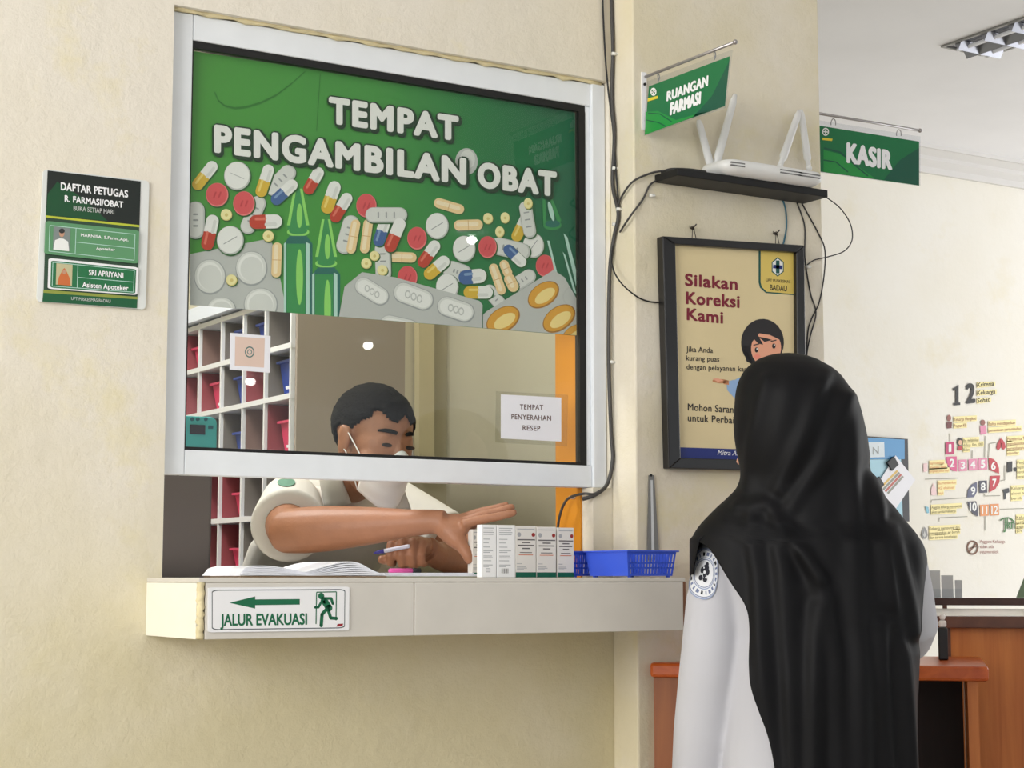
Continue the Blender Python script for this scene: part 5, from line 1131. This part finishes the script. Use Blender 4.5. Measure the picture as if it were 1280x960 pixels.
def arm(b, S, E_, Wt, hand, r):
    b.tube([S, (S + E_) / 2, E_, E_ + (Wt - E_) * .3, Wt], [r[0], r[1], r[2], r[3], r[4]], 16)
    d = (Wt - E_).normalized(); sd = d.cross(hand).normalized(); pc = Wt + d * .05
    b.ball(pc, d * .048, sd * .036, hand * .015, 16, 10)
    for i in range(4):
        o_ = pc + d * .035 + sd * (-.027 + .018 * i); ln = (.068, .078, .072, .056)[i]
        b.tube([o_, o_ + d * ln * .5 + hand * .006, o_ + d * ln * .85 + hand * .018, o_ + d * ln + hand * .028], [.0095, .0085, .0075, .006], 10)
    o_ = pc - d * .015 - sd * .03; b.tube([o_, o_ + d * .025 - sd * .018, o_ + d * .055 - sd * .022 + hand * .006], [.013, .011, .008], 10)
arm(body, SL, ELb, WRb, wr_, (.045, .042, .036, .036, .024)); arm(body, SR, ELc, WRc, -ZU, (.045, .042, .036, .036, .024))
for sg in (-1, 1):
    hp = at_z(cW, .74) + wr_ * .075 * sg; kn = at_z(hp, .44); an = at_z(hp, .06)
    body.tube([hp, (hp + kn) / 2, kn, (kn + an) / 2, an], [.08, .066, .05, .046, .034], 14); body.tube([an - ZU * .02 - wd_ * .03, an - ZU * .028 + wd_ * .06, an - ZU * .034 + wd_ * .13], [.032, .032, .024], 10)
body.fuse('body', sk2, wom, .0040, 4)
b = MB(); torso2(b, .012, .62)
def lsl(b, S, E_, Wt, rs, th=.006):
    d = (Wt - E_).normalized()
    b.tube([S - (E_ - S).normalized() * .02, S, S + (E_ - S) * .5, E_ + (S - E_) * .08, E_ + (Wt - E_) * .12, E_ + (Wt - E_) * .55, Wt - d * .01, Wt - d * .006, Wt - d * .04], [rs[0] * .7, rs[0], rs[1], rs[2], rs[2], rs[3], rs[4], rs[4] - th, rs[4] - th], 24)
lsl(b, SL, ELb, WRb, (.044, .0585, .0595, .056, .047)); lsl(b, SR, ELc, WRc, (.055, .056, .053, .048, .042))
coat = b.fuse('uniform_coat', mcoat, wom, .005, 6)
b = MB()
for sg in (-1, 1):
    hp = at_z(cW, .70) + wr_ * .078 * sg; b.loft([ringpts(hp, wr_ * .085, wd_ * .10), ringpts(at_z(hp, .4), wr_ * .085, wd_ * .095), ringpts(at_z(hp, .075), wr_ * .088, wd_ * .095)])
b.fuse('trousers', mpant, wom, .007, 3)
for sg in (-1, 1):
    an = at_z(cW, .0) + wr_ * .078 * sg; b = MB()
    b.loft([ringpts(an + wd_ * (-.055) + ZU * .03, wd_ * .006 + ZU * 0, ZU * .02, 16), ringpts(an - wd_ * .04 + ZU * .032, wr_ * .034, ZU * .030, 16), ringpts(an + wd_ * .05 + ZU * .032, wr_ * .037, ZU * .030, 16), ringpts(an + wd_ * .13 + ZU * .024, wr_ * .042, ZU * .022, 16), ringpts(an + wd_ * .18 + ZU * .016, wr_ * .022, ZU * .012, 16)])
    b.build('shoe', M('shoe_black', (24, 22, 22), .4), wom, smooth=True)
# sleeve emblem: disc laid on the sleeve
bv = on_mesh(coat); ctr = hit(bv, 882, 717, 0); nrm = None
d_ = ray(882, 717).normalized(); h_ = bv.ray_cast(CAM, d_); nrm = h_[1] if h_[1].dot(d_) < 0 else -h_[1]
nrm = (nrm * .55 - wr_ * .65).normalized(); ta = nrm.cross(ZU).normalized(); tb = ta.cross(nrm).normalized(); ta, tb = ta * math.cos(.25) + tb * math.sin(.25), tb * math.cos(.25) - ta * math.sin(.25)
def stick(u, v, off):
    h = bv.find_nearest(ctr + ta * u + tb * v); n_ = h[1] if h[1].dot(nrm) > 0 else -h[1]; return h[0] + n_ * off
def disc(b, r0, r1, off, mi, n=40, sx=1.0, cx=0, cy=0):
    if r0 == 0: b.add([stick(cx, cy, off)] + [stick(cx + r1 * sx * math.cos(2 * math.pi * i / n), cy + r1 * math.sin(2 * math.pi * i / n), off) for i in range(n)], [(0, 1 + i, 1 + (i + 1) % n) for i in range(n)], mi)
    else: b.add([stick(cx + r * sx * math.cos(2 * math.pi * i / n), cy + r * math.sin(2 * math.pi * i / n), off) for r in (r0, r1) for i in range(n)], [(i, (i + 1) % n, n + (i + 1) % n, n + i) for i in range(n)], mi)
em = [M('emblem_blue', (150, 164, 196), .7), M('emblem_white', (232, 234, 240), .7), M('emblem_dark', (28, 30, 44), .7), M('emblem_mid', (112, 124, 160), .7)]
b = MB(); R0 = .046
for k in range(5): disc(b, R0 * k / 5, R0 * (k + 1) / 5, .0022, 1 if k else 1)
disc(b, R0 * .95, R0, .0026, 0); disc(b, R0 * .90, R0 * .93, .0026, 3); disc(b, R0 * .58, R0 * .62, .0026, 0); disc(b, R0 * .52, R0 * .55, .0026, 3)
for i in range(22):   # ring of small letter-like ticks
    a = 2 * math.pi * i / 22; ca, sa = math.cos(a), math.sin(a); w2 = .0016 + .0008 * (i % 3)
    b.add([stick(ca * r * R0 - sa * w_ * w2, sa * r * R0 + ca * w_ * w2, .0026) for r, w_ in ((.68, -1), (.68, 1), (.82, 1), (.82, -1))], [(0, 1, 2, 3)], 3 if i % 4 else 2)
for cx, cy, r, sx in ((0, .010, .0065, 1.1), (-.006, .004, .006, .8), (.007, .004, .006, .8), (0, -.002, .005, .7), (-.004, -.009, .006, .9), (.006, -.010, .005, .9), (0, .017, .004, 1.0)): disc(b, 0, r, .0028, 2, 12, sx, cx, cy)
for cx, cy, r, sx in ((.001, .002, .003, 1.0), (-.006, -.006, .002, 1.3), (.005, .009, .0018, 1.0)): disc(b, 0, r, .0031, 1, 10, sx, cx, cy)
b.build('sleeve_emblem', em, wom, smooth=True, label='round blue and white sleeve emblem')
# headscarf: rows of (py, centre px, half width px, half depth m, depth offset m, left edge deg, right edge deg); 0 deg = towards the camera
def asd(x, c, a): return math.degrees(math.asin(max(-1, min(1, (x - c) / a))))
HR = [(440.5, 985, 3, .006, .02, -178, 178), (443, 985, 22, .03, .018, -178, 178), (449, 986, 38, .055, .015, -176, 176), (458, 987, 52, .078, .012, -165, 170), (470, 990, 65, .098, .010, -150, 165), (485, 993, 73, .112, .006, -135, 158), (505, 997, 79, .120, .004, -122, 150), (540, 1001, 84, .122, .002, -112, 145),
      (570, 1005, 84, .118, 0, -108, 145), (590, 1008, 82, .112, 0, -110, 150), (604, 1009, 84, .108, 0, -125, 155), (616, 1010, 94, .108, 0, -150, 165), (630, 1009, 108, .112, 0, -165, 170), (645, 1007, 121, .118, 0, -165, 170), (660, 1006, 134, .125, 0, -150, 170), (667, 1006, 139, .128, 0, -105, 168), (673, 1007, 142, .130, 0, -64, 165)]
for py_, xl in ((689, 893), (705, 903), (717, 910), (743, 926), (759, 936), (775, 939), (788, 940), (820, 939), (850, 941), (880, 951), (905, 961), (930, 967), (960, 972), (1000, 975), (1040, 978)):
    cx_h = 1010 - max(0, min(1, (py_ - 685) / 90)) * 2; a_ = 148 + min(1, max(0, (py_ - 690) / 60)) * 2
    if py_ <= 776: pr_ = (160 - max(0, py_ - 740) * 1.8)
    else: pr_ = asd(1150 - (py_ - 788) * .01, cx_h, a_)
    HR.append((py_, cx_h, a_, .132 + .034 * max(0, min(1, (py_ - 685) / 160)), 0, asd(xl, cx_h, a_), pr_))
FOLDS = [  # polyline px, amplitude m, width px
    ([(925, 634), (962, 634), (1000, 690), (1026, 722)], .006, 8), ([(1004, 690), (1030, 745), (1045, 820), (1050, 960)], .007, 10), ([(1062, 500), (1066, 640), (1070, 800), (1072, 1040)], .007, 12), ([(1092, 600), (1100, 660), (1122, 790), (1136, 960)], .008, 9),
    ([(1030, 470), (1010, 540), (975, 615)], .005, 10), ([(1055, 500), (1030, 580), (985, 640)], .005, 9), ([(960, 480), (940, 560), (935, 610)], .004, 8), ([(975, 660), (985, 760), (990, 1040)], .007, 12), ([(940, 650), (950, 720), (955, 800), (975, 1000)], .006, 9), ([(1115, 660), (1130, 730), (1140, 790)], .007, 8), ([(1020, 760), (1018, 860), (1015, 1040)], .006, 9), ([(1100, 780), (1108, 900), (1112, 1040)], .007, 9)]
def segd(p, a, c):
    ax, ay = c[0] - a[0], c[1] - a[1]; t = max(0, min(1, ((p[0] - a[0]) * ax + (p[1] - a[1]) * ay) / (ax * ax + ay * ay))); return math.hypot(p[0] - a[0] - ax * t, p[1] - a[1] - ay * t), t
def foldd(x, y):
    s_ = 0
    for pts, am, wd in FOLDS:
        dm = min(segd((x, y), a, c)[0] for a, c in zip(pts, pts[1:]))
        if dm < wd * 3.2: s_ += am * (math.exp(-(dm / wd) ** 2) - .45 * math.exp(-((dm - 1.7 * wd) / wd) ** 2))
    return s_
def hlin(py_):
    py_ = max(HR[0][0], min(HR[-1][0], py_)); k = max(i for i in range(len(HR) - 1) if HR[i][0] <= py_ + 1e-6); a, c = HR[k], HR[k + 1]; f = (py_ - a[0]) / (c[0] - a[0])
    return [a[i] + (c[i] - a[i]) * f for i in range(7)]
def hval(py_):
    r_ = min(11.0, max(0.0, (py_ - 452) * .5)); S = [hlin(py_ + r_ * q / 4) for q in range(-4, 5)]
    return [sum(v[i] for v in S) / 9 for i in range(7)]
NR, NC = 210, 170; rows = []
ysr = [r[0] for r in HR]
for j in range(NR + 1):
    t = j / NR; t = t * t * .25 + t * .75; py_ = HR[0][0] + (HR[-1][0] - HR[0][0]) * t
    k = max(i for i in range(len(HR) - 1) if HR[i][0] <= py_ + 1e-6); a, c = HR[k], HR[k + 1]; f = (py_ - a[0]) / (c[0] - a[0])
    v = hval(py_); row = []
    low = max(0, min(1, (py_ - 690) / 120))
    for i in range(NC + 1):
        ph = math.radians(v[5] + (v[6] - v[5]) * i / NC); x = v[1] + v[2] * math.sin(ph); dz = -v[3] * math.cos(ph) + v[4]
        dd = foldd(x, py_) if math.cos(ph) > -.2 else 0
        dd += low * .004 * math.sin(ph * 13 + 1.5 * math.sin(py_ * .008)) + .0015 * mnoise.noise(Vector((x * .02, py_ * .012, 3)))
        row.append(V(x, py_, dz) + (wr_ * math.sin(ph) - wd_ * math.cos(ph)) * dd)
    rows.append(row)
b = MB(); b.grid(rows); fr = []
for j in range(24):
    py_ = 652 + 66 * j / 23; fr.append([]); a_ = 128 + 17 * min(1, max(0, (py_ - 655) / 20)); st = -50 - 14 * min(1, max(0, (py_ - 655) / 20)) - 10 * max(0, min(1, (py_ - 675) / 40))
    for i in range(41):
        t_ = i / 40; ph = math.radians(st + (-178 - st) * t_); k_ = .003 * math.sin(ph * 9) * min(1, t_ * 4); bb = .122 + .010 * min(1, max(0, (py_ - 655) / 30))
        fr[-1].append(V(1007 + (a_ - .6) * math.sin(ph), py_ + 60 * max(0, -math.cos(ph)) * (j / 23), -(bb + k_) * math.cos(ph)))
b.grid(fr); b.build('headscarf', mhij, wom, smooth=True, solid=.002)
